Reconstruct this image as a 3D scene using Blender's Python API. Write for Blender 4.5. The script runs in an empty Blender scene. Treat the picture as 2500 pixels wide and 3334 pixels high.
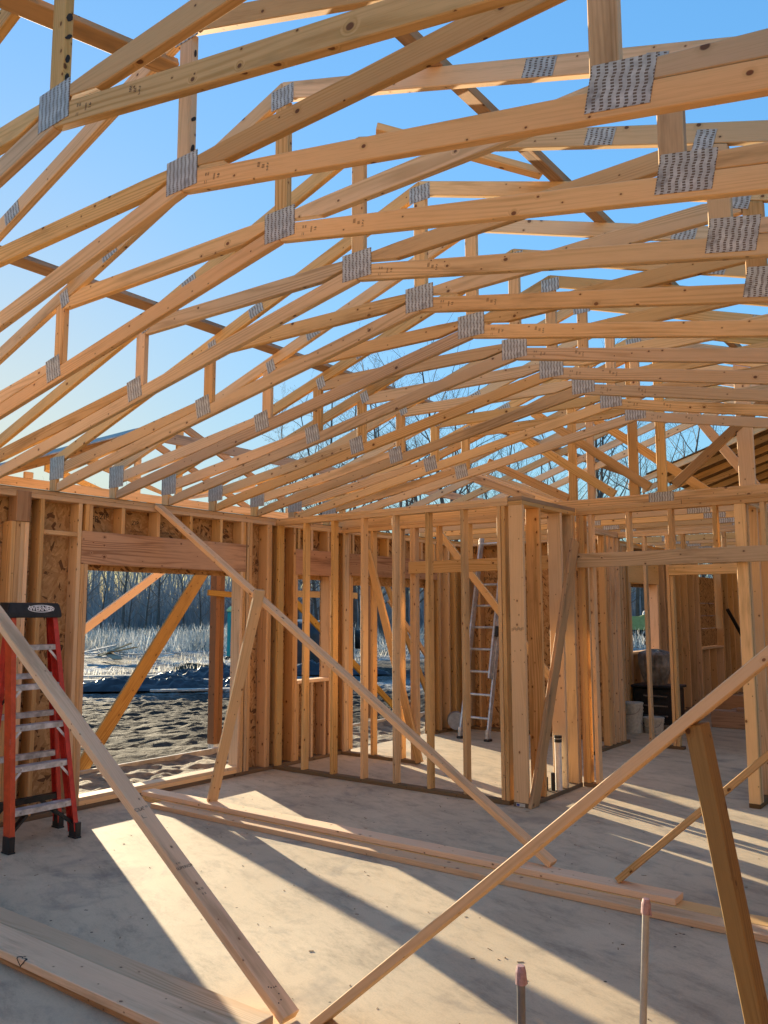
import bpy, bmesh, math, random
import numpy as np
from mathutils import Vector, Matrix, noise as mnoise
R = random.Random(7)
C = bpy.context.scene.collection
V = Vector
rad = math.radians

# ------------------------------------------------------------------ materials
def mat(name):
    m = bpy.data.materials.new(name); m.use_nodes = True
    nt = m.node_tree; nt.nodes.clear()
    out = nt.nodes.new('ShaderNodeOutputMaterial'); b = nt.nodes.new('ShaderNodeBsdfPrincipled')
    nt.links.new(b.outputs[0], out.inputs[0])
    return m, nt, b
class NT:
    """tiny helper that wires shader nodes"""
    def __init__(s, nt): s.nt = nt
    def n(s, t, **kw):
        x = s.nt.nodes.new(t)
        for k, v in kw.items(): setattr(x, k, v)
        return x
    def set(s, sock, v):
        if hasattr(v, 'links') or hasattr(v, 'is_output'): s.nt.links.new(v, sock)
        else: sock.default_value = v
    def math(s, op, a, b=0.0, c=None):
        x = s.n('ShaderNodeMath', operation=op); s.set(x.inputs[0], a); s.set(x.inputs[1], b)
        if c is not None: s.set(x.inputs[2], c)
        return x.outputs[0]
    def comb(s, x, y, z=0.0):
        q = s.n('ShaderNodeCombineXYZ'); s.set(q.inputs[0], x); s.set(q.inputs[1], y); s.set(q.inputs[2], z); return q.outputs[0]
    def sep(s, v):
        q = s.n('ShaderNodeSeparateXYZ'); s.set(q.inputs[0], v); return q.outputs
    def noise(s, v, scale=1.0, detail=2.0, rough=0.5, dist=0.0):
        q = s.n('ShaderNodeTexNoise'); s.set(q.inputs['Vector'], v); q.inputs['Scale'].default_value = scale
        q.inputs['Detail'].default_value = detail; q.inputs['Roughness'].default_value = rough; q.inputs['Distortion'].default_value = dist
        return q.outputs[0]
    def vor(s, v, scale=1.0, dim='3D', feature='F1', rnd=1.0):
        q = s.n('ShaderNodeTexVoronoi', voronoi_dimensions=dim, feature=feature); s.set(q.inputs['Vector'], v)
        q.inputs['Scale'].default_value = scale; q.inputs['Randomness'].default_value = rnd; return q
    def ss(s, v, a, b, lo=0.0, hi=1.0):
        q = s.n('ShaderNodeMapRange', interpolation_type='SMOOTHSTEP'); s.set(q.inputs[0], v)
        q.inputs[1].default_value = a; q.inputs[2].default_value = b; q.inputs[3].default_value = lo; q.inputs[4].default_value = hi
        return q.outputs[0]
    def mix(s, f, a, b, blend='MIX'):
        q = s.n('ShaderNodeMix', data_type='RGBA', blend_type=blend); s.set(q.inputs[0], f)
        s.set(q.inputs[6], a if not isinstance(a, tuple) else (*a, 1)); s.set(q.inputs[7], b if not isinstance(b, tuple) else (*b, 1))
        return q.outputs[2]
    def scale(s, v, x, y, z=1.0):
        q = s.n('ShaderNodeVectorMath', operation='MULTIPLY'); s.set(q.inputs[0], v); q.inputs[1].default_value = (x, y, z); return q.outputs[0]
    def bump(s, h, strength, dist):
        q = s.n('ShaderNodeBump'); s.set(q.inputs['Height'], h); q.inputs['Strength'].default_value = strength; q.inputs['Distance'].default_value = dist
        return q.outputs[0]

def wood(name, light, dark, knot, ring=.85, knots=.26, vary=.44, stain=0.0, freq=42):
    m, nt, b = mat(name); k = NT(nt)
    uv = k.n('ShaderNodeUVMap').outputs[0]; oi = k.n('ShaderNodeObjectInfo').outputs['Random']
    u, v, _ = k.sep(uv)
    u = k.math('ADD', u, k.math('MULTIPLY', oi, 57.0)); v = k.math('ADD', v, k.math('MULTIPLY', oi, 31.0))
    # knots
    kv = k.vor(k.comb(k.math('MULTIPLY', u, 9.0), k.math('MULTIPLY', v, 12.0)), 1.0, '2D')
    d = kv.outputs['Distance']; pick = k.sep(kv.outputs['Color'])
    on = k.math('GREATER_THAN', pick[0], 1 - knots)
    size = k.math('MULTIPLY_ADD', k.math('POWER', pick[1], 3.0), .10, .045)
    dn = k.math('DIVIDE', d, size)
    core = k.math('MULTIPLY', k.ss(dn, .7, 1.1, 1, 0), on)
    halo = k.math('MULTIPLY', k.ss(dn, .9, 2.6, 1, 0), on)
    # growth rings, bent round the knots
    low = k.noise(k.comb(k.math('MULTIPLY', u, .55), k.math('MULTIPLY', v, 9.0)), 1.0, 1.5)
    ph = k.math('ADD', k.math('MULTIPLY', v, freq), k.math('MULTIPLY', low, 7.5))
    ph = k.math('ADD', ph, k.math('MULTIPLY', halo, 1.3))
    rg = k.math('MULTIPLY_ADD', k.math('SINE', k.math('MULTIPLY', ph, 6.283)), .5, .5)
    rg = k.math('POWER', rg, 2.2)
    amp = k.noise(k.comb(k.math('MULTIPLY', u, .8), k.math('MULTIPLY', v, 5.0), 3.3), 1.0, 2.0)
    rg = k.math('MULTIPLY', rg, k.ss(amp, .35, .7))
    fine = k.noise(k.comb(k.math('MULTIPLY', u, 7.0), k.math('MULTIPLY', v, 300.0)), 1.0, 2.0)
    col = k.mix(k.math('MULTIPLY', rg, ring), light, dark)
    col = k.mix(k.math('MULTIPLY', k.ss(fine, .45, .75), .28), col, dark)
    blot = k.noise(k.comb(k.math('MULTIPLY', u, 1.3), k.math('MULTIPLY', v, 6.0), 9.0), 1.0, 3.0)
    col = k.mix(k.ss(blot, .38, .75, 0, .3), col, tuple(c * .72 for c in light))
    col = k.mix(k.math('MULTIPLY', halo, .35), col, dark)
    col = k.mix(k.math('MULTIPLY', core, .9), col, knot)
    w0 = k.n('ShaderNodeTexWhiteNoise', noise_dimensions='1D'); k.set(w0.inputs['W'], k.math('MULTIPLY', oi, 377.0))
    weather = k.noise(k.comb(k.math('MULTIPLY', u, .9), k.math('MULTIPLY', v, 7.0), 5.0), 1.0, 5.0, .65)
    col = k.mix(k.math('MULTIPLY', k.ss(weather, .5, .72, 0, .65), k.math('GREATER_THAN', w0.outputs['Value'], .55)), col, tuple(c * .6 for c in dark))
    if stain:
        st = k.noise(k.comb(k.math('MULTIPLY', u, 2.0), k.math('MULTIPLY', v, 10.0), 17.0), 1.0, 4.0)
        col = k.mix(k.ss(st, .5, .72, 0, stain), col, (.11, .085, .06))
    # every board its own tone
    w = k.n('ShaderNodeTexWhiteNoise', noise_dimensions='1D'); k.set(w.inputs['W'], k.math('MULTIPLY', oi, 913.0))
    hv = k.sep(w.outputs['Color'])
    hs = k.n('ShaderNodeHueSaturation'); k.set(hs.inputs['Hue'], k.math('MULTIPLY_ADD', hv[0], .010, .4885))
    k.set(hs.inputs['Saturation'], k.math('MULTIPLY_ADD', hv[1], .32, .82)); k.set(hs.inputs['Value'], k.math('MULTIPLY_ADD', hv[2], vary, 1.0 - vary * .55))
    k.set(hs.inputs['Color'], col)
    nt.links.new(hs.outputs[0], b.inputs['Base Color'])
    b.inputs['Roughness'].default_value = .72; b.inputs['Specular IOR Level'].default_value = .3
    nt.links.new(k.bump(k.math('ADD', fine, k.math('MULTIPLY', rg, .5)), .25, .0015), b.inputs['Normal'])
    return m

M = {}
M['pine'] = wood('pine_lumber', (.75, .51, .25), (.47, .285, .10), (.12, .045, .018))
M['stud'] = wood('stud_lumber', (.71, .465, .215), (.44, .25, .085), (.12, .045, .018), vary=.3)
M['fir'] = wood('fir_lumber', (.53, .305, .15), (.26, .12, .045), (.10, .035, .015), ring=1.0, freq=24)
M['bright'] = wood('fresh_pine_lumber', (.87, .60, .32), (.63, .385, .165), (.2, .085, .035), ring=.5)
M['treated'] = wood('treated_lumber', (.38, .245, .075), (.22, .125, .036), (.09, .045, .02), ring=.9)
M['sill'] = wood('treated_sill_lumber', (.20, .13, .06), (.12, .075, .035), (.06, .03, .015), ring=.8)
M['old'] = wood('weathered_lumber', (.47, .30, .15), (.29, .17, .08), (.10, .05, .03), stain=.5)
M['porchwood'] = wood('porch_post_lumber', (.25, .135, .06), (.15, .075, .035), (.06, .03, .015), ring=.8, stain=.4)

def simple(name, col, rough=.6, metal=0.0, var=.25, scale=8.0, bump=0.0):
    m, nt, b = mat(name); k = NT(nt)
    tc = k.n('ShaderNodeTexCoord').outputs['Object']
    n1 = k.noise(tc, scale, 5.0, .6)
    c = k.mix(k.ss(n1, .3, .75), tuple(x * (1 - var) for x in col), tuple(min(1, x * (1 + var * .6)) for x in col))
    nt.links.new(c, b.inputs['Base Color']); b.inputs['Roughness'].default_value = rough; b.inputs['Metallic'].default_value = metal
    if bump: nt.links.new(k.bump(n1, bump, .01), b.inputs['Normal'])
    return m
M['ink'] = simple('black_ink', (.03, .022, .018), .8)
M['redink'] = simple('red_ink', (.42, .11, .07), .8)
M['rib_red'] = simple('red_fibreglass', (.56, .045, .03), .4, var=.25, scale=14)
M['rib_lit'] = simple('sidelit_red_fibreglass', (.62, .085, .025), .45, var=.2, scale=14)  # side light on the left rail painted as a more orange red
M['black'] = simple('black_plastic', (.018, .018, .02), .5, var=.5, scale=20)
M['alu'] = simple('dirty_aluminium', (.58, .57, .56), .5, .15, var=.4, scale=16)
M['alu2'] = simple('ladder_aluminium', (.6, .6, .62), .4, .55, var=.3, scale=14)
M['white'] = simple('white_paint', (.75, .75, .74), .5, var=.15)
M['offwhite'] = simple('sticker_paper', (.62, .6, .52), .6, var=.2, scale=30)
M['pvc'] = simple('white_pvc', (.72, .71, .68), .4, var=.15, scale=20)
M['greypipe'] = simple('grey_conduit', (.40, .38, .34), .45, var=.15, scale=20)
M['shadepipe'] = simple('shaded_grey_conduit', (.17, .16, .15), .5, var=.2, scale=20)  # conduit grey darkened to paint in its shadow side
M['pinktape'] = simple('pink_tape', (.44, .27, .27), .6, var=.3, scale=60)
M['foil'] = simple('blue_grey_roll', (.34, .38, .44), .6, var=.2, scale=20)
M['bluesticker'] = simple('blue_sticker', (.02, .06, .33), .5)
M['teal'] = simple('teal_plastic', (.0, .30, .29), .5, var=.12, scale=3)
M['lime'] = simple('pale_green_plastic', (.55, .62, .28), .5, var=.12, scale=3)
M['tarp'] = simple('dark_blue_tarp', (.018, .022, .032), .42, var=.6, scale=4, bump=.3)
M['greytarp'] = simple('grey_brown_tarp', (.26, .24, .21), .6, var=.6, scale=6, bump=.3)
M['truckpaint'] = simple('white_truck_paint', (.72, .73, .75), .25, var=.06)
M['glass'] = simple('dark_window_glass', (.03, .05, .08), .08, var=.1)
M['rubber'] = simple('black_rubber', (.02, .02, .02), .8)
M['chrome'] = simple('grey_chrome', (.5, .5, .52), .25, .8)
M['olive'] = simple('olive_yellow_paint', (.36, .37, .12), .5, var=.15)
M['greyplank'] = simple('grey_frosted_plank', (.42, .40, .37), .8, var=.4, scale=5)
M['felt'] = simple('grey_sill_gasket', (.10, .12, .15), .8)

def plate_mat():
    m, nt, b = mat('galvanised_nail_plate'); k = NT(nt)
    uv = k.n('ShaderNodeUVMap').outputs[0]; u, v, _ = k.sep(uv)
    oi = k.n('ShaderNodeObjectInfo').outputs['Random']
    uw = k.math('ADD', u, k.math('MULTIPLY', k.math('SINE', k.math('MULTIPLY', v, 6.283 / .05)), .0022))
    fu = k.math('FRACT', k.math('DIVIDE', uw, .0255)); row = k.math('FLOOR', k.math('DIVIDE', uw, .0255))
    fv = k.math('FRACT', k.math('ADD', k.math('DIVIDE', v, .0098), k.math('MULTIPLY', row, .5)))
    su = k.math('MULTIPLY', k.math('GREATER_THAN', fu, .26), k.math('LESS_THAN', fu, .70))
    sv = k.math('MULTIPLY', k.math('GREATER_THAN', fv, .18), k.math('LESS_THAN', fv, .82))
    slot = k.math('MULTIPLY', su, sv)
    tc = k.n('ShaderNodeTexCoord').outputs['Object']
    n1 = k.noise(tc, 25.0, 4.0, .6); n2 = k.noise(tc, 7.0, 3.0, .6)
    base = k.mix(k.ss(n1, .35, .7), (.42, .405, .375), (.60, .585, .545))
    base = k.mix(k.ss(n2, .56, .72, 0, .6), base, (.11, .095, .085))
    col = k.mix(slot, base, (.155, .11, .075))
    nt.links.new(col, b.inputs['Base Color']); b.inputs['Metallic'].default_value = .25; b.inputs['Roughness'].default_value = .5
    nt.links.new(k.bump(k.math('SUBTRACT', 1.0, slot), .5, .002), b.inputs['Normal'])
    return m
M['plate'] = plate_mat()

def osb(name, c1, c2, c3):
    m, nt, b = mat(name); k = NT(nt)
    uv = k.n('ShaderNodeUVMap').outputs[0]; oi = k.n('ShaderNodeObjectInfo').outputs['Random']
    o = k.n('ShaderNodeVectorMath', operation='ADD'); k.set(o.inputs[0], uv); k.set(o.inputs[1], k.comb(k.math('MULTIPLY', oi, 20.0), 0.0))
    p = o.outputs[0]
    cols = []; edges = []
    for ang, sc in ((20, 1.0), (-35, 1.15), (75, .9)):
        r = k.n('ShaderNodeVectorRotate', rotation_type='Z_AXIS'); k.set(r.inputs['Vector'], p); r.inputs['Angle'].default_value = rad(ang)
        q = k.vor(k.scale(r.outputs[0], 11 * sc, 42 * sc), 1.0, '2D')
        cols.append(k.sep(q.outputs['Color'])); edges.append(q.outputs['Distance'])
    pick = cols[0][2]
    a = k.mix(k.math('GREATER_THAN', pick, .45), k.comb(cols[0][0], cols[0][1]), k.comb(cols[1][0], cols[1][1]))
    a = k.mix(k.math('GREATER_THAN', cols[1][2], .7), a, k.comb(cols[2][0], cols[2][1]))
    t, t2, _ = k.sep(a)
    col = k.mix(t, c1, c2)
    col = k.mix(k.math('GREATER_THAN', t2, .90), col, c3)
    fine = k.noise(k.scale(p, 60, 60), 1.0, 2.0)
    col = k.mix(k.ss(fine, .5, .8, 0, .3), col, c3)
    nt.links.new(col, b.inputs['Base Color']); b.inputs['Roughness'].default_value = .7; b.inputs['Specular IOR Level'].default_value = .25
    nt.links.new(k.bump(t, .2, .002), b.inputs['Normal'])
    return m
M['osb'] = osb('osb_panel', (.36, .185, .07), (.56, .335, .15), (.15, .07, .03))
M['deckshade'] = osb('shaded_roof_deck_panel', (.12, .07, .03), (.20, .125, .06), (.05, .03, .015))  # OSB darkened further: the shade under the roof is in the colour
M['osbshade'] = osb('shaded_osb_panel', (.24, .15, .07), (.36, .24, .12), (.08, .05, .025))  # darker copy of the OSB, garage shade painted into its colour

def concrete():
    m, nt, b = mat('concrete_slab'); k = NT(nt)
    p = k.n('ShaderNodeTexCoord').outputs['Object']
    big = k.noise(p, .7, 4.0, .55, .6)
    r = k.n('ShaderNodeVectorRotate', rotation_type='Z_AXIS'); k.set(r.inputs['Vector'], p); r.inputs['Angle'].default_value = rad(20)
    smear = k.noise(k.scale(r.outputs[0], 1.6, 4.2), 1.0, 10.0, .78, .1)
    mid = k.noise(p, 5.0, 6.0, .65, .4); fine = k.noise(p, 110.0, 3.0, .6)
    col = k.mix(k.ss(big, .3, .7), (.53, .41, .265), (.65, .515, .34))
    col = k.mix(k.ss(smear, .44, .80, 0, .9), col, (.19, .15, .105))
    col = k.mix(k.ss(mid, .5, .72, 0, .38), col, (.30, .235, .165))
    col = k.mix(k.ss(fine, .4, .75, 0, .2), col, (.22, .2, .18))
    blotch = k.noise(p, 1.9, 5.0, .6, .8)
    col = k.mix(k.ss(blotch, .55, .74, 0, .55), col, (.18, .16, .145))
    sp = k.vor(p, 9.0, '3D'); pk = k.sep(sp.outputs['Color'])
    spot = k.math('MULTIPLY', k.ss(sp.outputs['Distance'], .05, .09, 1, 0), k.math('GREATER_THAN', pk[0], .72))
    col = k.mix(spot, col, (.06, .045, .03))
    nt.links.new(col, b.inputs['Base Color']); b.inputs['Roughness'].default_value = .8; b.inputs['Specular IOR Level'].default_value = .35
    h = k.math('ADD', k.math('MULTIPLY', mid, .6), k.math('ADD', k.math('MULTIPLY', fine, .12), k.math('MULTIPLY', smear, .4)))
    nt.links.new(k.bump(h, .35, .006), b.inputs['Normal'])
    return m
M['concrete'] = concrete()

def ground_mat():
    m, nt, b = mat('frosty_ground'); k = NT(nt)
    p = k.n('ShaderNodeTexCoord').outputs['Object']; x, y, z = k.sep(p)
    big = k.noise(p, .22, 4.0, .6); mid = k.noise(p, 1.4, 6.0, .65); fine = k.noise(p, 11.0, 5.0, .7)
    dirt = k.mix(k.ss(fine, .35, .7), (.009, .0075, .0065), (.034, .027, .020))
    frost = k.mix(k.ss(fine, .35, .7), (.16, .165, .17), (.62, .62, .60))
    # distance from the house drives how much frost lies
    dist = k.math('SQRT', k.math('ADD', k.math('POWER', k.math('ADD', x, 0.0), 2.0), k.math('POWER', k.math('SUBTRACT', y, 2.0), 2.0)))
    f1 = k.ss(dist, 8.5, 12.5); patch = k.ss(k.math('ADD', k.math('MULTIPLY', mid, .6), k.math('MULTIPLY', big, .5)), .48, .66)
    f = k.math('MULTIPLY', f1, k.math('MULTIPLY_ADD', patch, .75, .25))
    # the bare access track stays dark
    track = k.math('MULTIPLY', k.ss(y, 11.0, 15.0), k.math('MULTIPLY', k.ss(x, -15.0, -11.0), k.ss(dist, 27.0, 33.0, 1, 0)))
    f = k.math('MULTIPLY', f, k.math('SUBTRACT', 1.0, k.math('MULTIPLY', track, .9)))
    hz = k.math('MULTIPLY', k.ss(z, -.29, -.17), k.math('MULTIPLY', k.ss(fine, .52, .7), .5))
    f = k.math('MAXIMUM', f, k.math('MULTIPLY', hz, k.ss(dist, 4.5, 9.0)))
    col = k.mix(f, dirt, frost)
    near = k.math('MULTIPLY', k.ss(dist, 3.2, 6.0, 1, 0), k.ss(fine, .3, .65))
    col = k.mix(k.math('MULTIPLY', near, .7), col, (.085, .064, .04))
    nt.links.new(col, b.inputs['Base Color']); b.inputs['Roughness'].default_value = .9; b.inputs['Specular IOR Level'].default_value = .2
    nt.links.new(k.bump(k.math('ADD', fine, k.math('MULTIPLY', mid, 1.5)), .9, .05), b.inputs['Normal'])
    return m
M['ground'] = ground_mat()
def sandy():
    m, nt, b = mat('sandy_porch_fill'); k = NT(nt)
    p = k.n('ShaderNodeTexCoord').outputs['Object']
    a = k.noise(p, 5.0, 6.0, .65, .5); f = k.noise(p, 45.0, 4.0, .7)
    col = k.mix(k.ss(a, .35, .65), (.08, .06, .038), (.25, .19, .115)); col = k.mix(k.ss(f, .4, .7, 0, .45), col, (.10, .075, .05))
    nt.links.new(col, b.inputs['Base Color']); b.inputs['Roughness'].default_value = .9
    nt.links.new(k.bump(k.math('ADD', a, k.math('MULTIPLY', f, .4)), .8, .03), b.inputs['Normal']); return m
M['sandy'] = sandy()
def grass_mat():
    m, nt, b = mat('frosted_straw_grass'); k = NT(nt)
    p = k.n('ShaderNodeTexCoord').outputs['Object']; n1 = k.noise(p, .5, 3.0, .6)
    col = k.mix(k.ss(n1, .3, .7), (.40, .36, .29), (.80, .78, .72))
    nt.links.new(col, b.inputs['Base Color']); b.inputs['Roughness'].default_value = .8
    tr = nt.nodes.new('ShaderNodeBsdfTranslucent'); nt.links.new(col, tr.inputs[0])
    mx = nt.nodes.new('ShaderNodeMixShader'); mx.inputs[0].default_value = .5
    nt.links.new(b.outputs[0], mx.inputs[1]); nt.links.new(tr.outputs[0], mx.inputs[2])
    nt.links.new(mx.outputs[0], [n for n in nt.nodes if n.type == 'OUTPUT_MATERIAL'][0].inputs[0]); return m
M['grass'] = grass_mat()
M['bark'] = simple('frosty_bark', (.14, .115, .10), .9, var=.35, scale=1.5)
M['twig'] = simple('frosty_twig', (.22, .17, .14), .9, var=.25, scale=.6)
M['farbark'] = simple('haze_tinted_bark', (.35, .375, .39), .95, var=.2, scale=1.5)  # aerial haze painted into these far bark, twig and brush colours
M['fartwig'] = simple('haze_tinted_twig', (.41, .425, .435), .95, var=.15, scale=.6)
M['thicket'] = simple('haze_tinted_brush', (.325, .345, .36), .95, var=.3, scale=.4)

# ------------------------------------------------------------------ object helpers
def link(o, parent=None):
    C.objects.link(o)
    if parent is not None: o.parent = parent
    return o
def thing(name, label, cat, loc=(0, 0, 0), group=None):
    o = bpy.data.objects.new(name, None); o.empty_display_size = .1; link(o); o.location = loc
    return tag(o, label, cat, group)
def tag(o, label, cat, group=None):
    o['label'] = label; o['category'] = cat
    if group: o['group'] = group
    return o
def kind(o, k): o['kind'] = k; return o
def origin(parent):
    v = V((0, 0, 0))
    while parent is not None: v += V(parent.location); parent = parent.parent
    return v
def finish(name, bm, m, parent=None, loc=None, smooth=False):
    me = bpy.data.meshes.new(name); bm.to_mesh(me); bm.free()
    for mm in (m if isinstance(m, (list, tuple)) else [m]): me.materials.append(M[mm] if isinstance(mm, str) else mm)
    if smooth:
        for p in me.polygons: p.use_smooth = True
    o = bpy.data.objects.new(name, me); link(o, parent)
    if loc is not None: o.location = loc
    return o
def uvbox(bm, ax, wd, td):
    """metre UVs: u along the grain, v across"""
    uv = bm.loops.layers.uv.verify(); ou, ov = R.uniform(0, 20), R.uniform(0, 20)
    for f in bm.faces:
        n = f.normal
        for l in f.loops:
            p = l.vert.co
            if abs(n.dot(td)) > .6: l[uv].uv = (p.dot(ax) + ou, p.dot(wd) + ov)
            elif abs(n.dot(wd)) > .6: l[uv].uv = (p.dot(ax) + ou + 3.3, p.dot(td) + ov + 1.7)
            else: l[uv].uv = (p.dot(wd) * .3 + ou, p.dot(td) * 3 + ov)
def prism(bm, poly, ext, bev=.003):
    a = [bm.verts.new(p) for p in poly]; b = [bm.verts.new(V(p) + ext) for p in poly]
    n = len(poly); fs = [bm.faces.new(a), bm.faces.new(list(reversed(b)))]
    for i in range(n): fs.append(bm.faces.new((a[i], b[i], b[(i + 1) % n], a[(i + 1) % n])))
    bmesh.ops.recalc_face_normals(bm, faces=fs)
    if bev: bmesh.ops.bevel(bm, geom=bm.edges[:], offset=bev, segments=1, affect='EDGES', clamp_overlap=True)
    bm.normal_update()
def board(name, poly, ext, ax, m, parent=None, bev=.003):
    """a plank: world-space outline extruded through its thickness"""
    o = origin(parent); bm = bmesh.new(); ext = V(ext); ax = V(ax).normalized()
    prism(bm, [V(p) - o for p in poly], ext, bev)
    td = ext.normalized(); wd = ax.cross(td).normalized(); uvbox(bm, ax, wd, td)
    return finish(name, bm, m, parent)
def bx(name, x0, x1, y0, y1, z0, z1, m, parent=None, bev=.003):
    d = [(x1 - x0, V((1, 0, 0))), (y1 - y0, V((0, 1, 0))), (z1 - z0, V((0, 0, 1)))]; d.sort(key=lambda t: -t[0])
    ax = d[0][1]; td = d[2][1]; L = d[2][0]; lo = V((x0, y0, z0))
    a, bq = d[0][0] * d[0][1], d[1][0] * d[1][1]
    return board(name, [lo, lo + a, lo + a + bq, lo + bq], td * L, ax, m, parent, bev)
def beam(name, p0, p1, wdir, w, t, m, parent=None, bev=.003, wane=0):
    """plank from p0 to p1 (centre line), w wide along wdir, t thick"""
    p0, p1 = V(p0), V(p1); ax = (p1 - p0).normalized(); wd = V(wdir); wd = (wd - ax * wd.dot(ax)).normalized(); td = ax.cross(wd)
    a = -wd * w / 2 - td * t / 2; b = wd * w / 2 - td * t / 2
    return board(name, [p0 + a, p1 + a, p1 + b, p0 + b], td * t, ax, m, parent, bev)
def tube(bm, p0, p1, r0, r1=None, seg=12, cap=True):
    p0, p1 = V(p0), V(p1); r1 = r0 if r1 is None else r1; ax = (p1 - p0).normalized()
    s = V((0, 0, 1)) if abs(ax.z) < .9 else V((1, 0, 0)); e1 = ax.cross(s).normalized(); e2 = ax.cross(e1)
    A, B = [], []
    for i in range(seg):
        t = 2 * math.pi * i / seg; d = e1 * math.cos(t) + e2 * math.sin(t); A.append(bm.verts.new(p0 + d * r0)); B.append(bm.verts.new(p1 + d * r1))
    for i in range(seg): bm.faces.new((A[i], A[(i + 1) % seg], B[(i + 1) % seg], B[i]))
    if cap: bm.faces.new(list(reversed(A))); bm.faces.new(B)
def rawbox(bm, x0, x1, y0, y1, z0, z1):
    v = [bm.verts.new(p) for p in ((x0, y0, z0), (x1, y0, z0), (x1, y1, z0), (x0, y1, z0), (x0, y0, z1), (x1, y0, z1), (x1, y1, z1), (x0, y1, z1))]
    for f in ((0, 3, 2, 1), (4, 5, 6, 7), (0, 1, 5, 4), (1, 2, 6, 5), (2, 3, 7, 6), (3, 0, 4, 7)): bm.faces.new([v[i] for i in f])
def copy_tree(o, parent=None):
    c = o.copy(); C.objects.link(c); c.parent = parent
    for ch in list(o.children): copy_tree(ch, c)
    return c
def lettering(name, s, size, loc, xdir, ydir, m, parent=None, weight=0.0):
    cu = bpy.data.curves.new(name, 'FONT'); cu.body = s; cu.size = size; cu.align_x = 'CENTER'; cu.align_y = 'CENTER'; cu.offset = weight; cu.resolution_u = 3
    t = bpy.data.objects.new(name, cu); C.objects.link(t)
    bpy.context.view_layer.update()
    me = bpy.data.meshes.new_from_object(t.evaluated_get(bpy.context.evaluated_depsgraph_get())); me.name = name
    bpy.data.objects.remove(t); bpy.data.curves.remove(cu)
    me.materials.clear(); me.materials.append(M[m])
    X = V(xdir).normalized(); Y = V(ydir).normalized(); Z = X.cross(Y); p = V(loc) - origin(parent)
    me.transform(Matrix(((X.x, Y.x, Z.x, p.x), (X.y, Y.y, Z.y, p.y), (X.z, Y.z, Z.z, p.z), (0, 0, 0, 1))))
    o = bpy.data.objects.new(name, me); link(o, parent); return o

# ------------------------------------------------------------------ camera, sky, sun
CAM = V((6.6292, -6.7932, 1.7137)); PITCH, YAW, ROLL = .119, .6437, -.0019
fw = V((-math.sin(YAW) * math.cos(PITCH), math.cos(YAW) * math.cos(PITCH), math.sin(PITCH)))
r0 = V((math.cos(YAW), math.sin(YAW), 0)); u0 = r0.cross(fw); rr = r0 * math.cos(ROLL) + u0 * math.sin(ROLL); uu = rr.cross(fw)
cd = bpy.data.cameras.new('camera'); cam = bpy.data.objects.new('camera', cd); C.objects.link(cam)
cam.matrix_world = Matrix(((rr.x, uu.x, -fw.x, CAM.x), (rr.y, uu.y, -fw.y, CAM.y), (rr.z, uu.z, -fw.z, CAM.z), (0, 0, 0, 1)))
cd.sensor_fit = 'HORIZONTAL'; cd.sensor_width = 36; cd.lens = 36 * 1800.15 / 1659; cd.clip_start = .05; cd.clip_end = 3000
bpy.context.scene.camera = cam
SUN_EL, SUN_AZ = 8.6, 65.1          # azimuth from +Y towards -X
sd = V((-math.sin(rad(SUN_AZ)) * math.cos(rad(SUN_EL)), math.cos(rad(SUN_AZ)) * math.cos(rad(SUN_EL)), math.sin(rad(SUN_EL))))
w = bpy.data.worlds.new('World'); bpy.context.scene.world = w; w.use_nodes = True
nt = w.node_tree; bg = nt.nodes['Background']; sky = nt.nodes.new('ShaderNodeTexSky'); sky.sky_type = 'NISHITA'; sky.sun_disc = False
sky.sun_elevation = rad(SUN_EL); sky.sun_rotation = rad(-SUN_AZ); sky.altitude = 200; sky.air_density = 1.0; sky.dust_density = .35; sky.ozone_density = 2.5
gain = nt.nodes.new('ShaderNodeVectorMath'); gain.operation = 'MULTIPLY'; gain.inputs[1].default_value = (5.8, 6.3, 6.3)
nt.links.new(sky.outputs[0], gain.inputs[0]); lum = nt.nodes.new('ShaderNodeRGBToBW'); nt.links.new(gain.outputs[0], lum.inputs[0]); kk = nt.nodes.new('ShaderNodeVectorMath'); kk.operation = 'MULTIPLY_ADD'; nt.links.new(lum.outputs[0], kk.inputs[0]); kk.inputs[1].default_value = (.17,) * 3; kk.inputs[2].default_value = (1, 1, 1)
dv = nt.nodes.new('ShaderNodeVectorMath'); dv.operation = 'DIVIDE'; nt.links.new(gain.outputs[0], dv.inputs[0]); nt.links.new(kk.outputs[0], dv.inputs[1]); hs_ = nt.nodes.new('ShaderNodeHueSaturation'); hs_.inputs['Saturation'].default_value = 1.12; nt.links.new(dv.outputs[0], hs_.inputs['Color']); nt.links.new(hs_.outputs[0], bg.inputs[0]); bg.inputs[1].default_value = .15
sl = bpy.data.lights.new('sun', 'SUN'); sl.energy = 18.0; sl.angle = rad(.5); sl.color = (1.0, .84, .58)
so = bpy.data.objects.new('sun', sl); C.objects.link(so); so.rotation_euler = (-sd).to_track_quat('-Z', 'Y').to_euler()
sc = bpy.context.scene; sc.view_settings.view_transform = 'Standard'; sc.view_settings.look = 'None'; sc.view_settings.exposure = 0
sc.cycles.max_bounces = 6; sc.cycles.diffuse_bounces = 4; sc.cycles.use_denoising = True; sc.cycles.use_adaptive_sampling = True; sc.cycles.adaptive_threshold = .02; sc.cycles.caustics_reflective = False; sc.cycles.caustics_refractive = False

# ------------------------------------------------------------------ the setting
def slab(name, x0, x1, y0, y1, z0, z1, m):
    bm = bmesh.new(); rawbox(bm, x0, x1, y0, y1, z0, z1); return kind(finish(name, bm, m), 'structure')
slab('floor', -.155, 9.5, -9.5, 3.98, -.45, 0.0, 'concrete')
slab('garage_floor', 1.83, 9.5, 3.984, 12.2, -.45, -.004, 'concrete')

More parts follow.
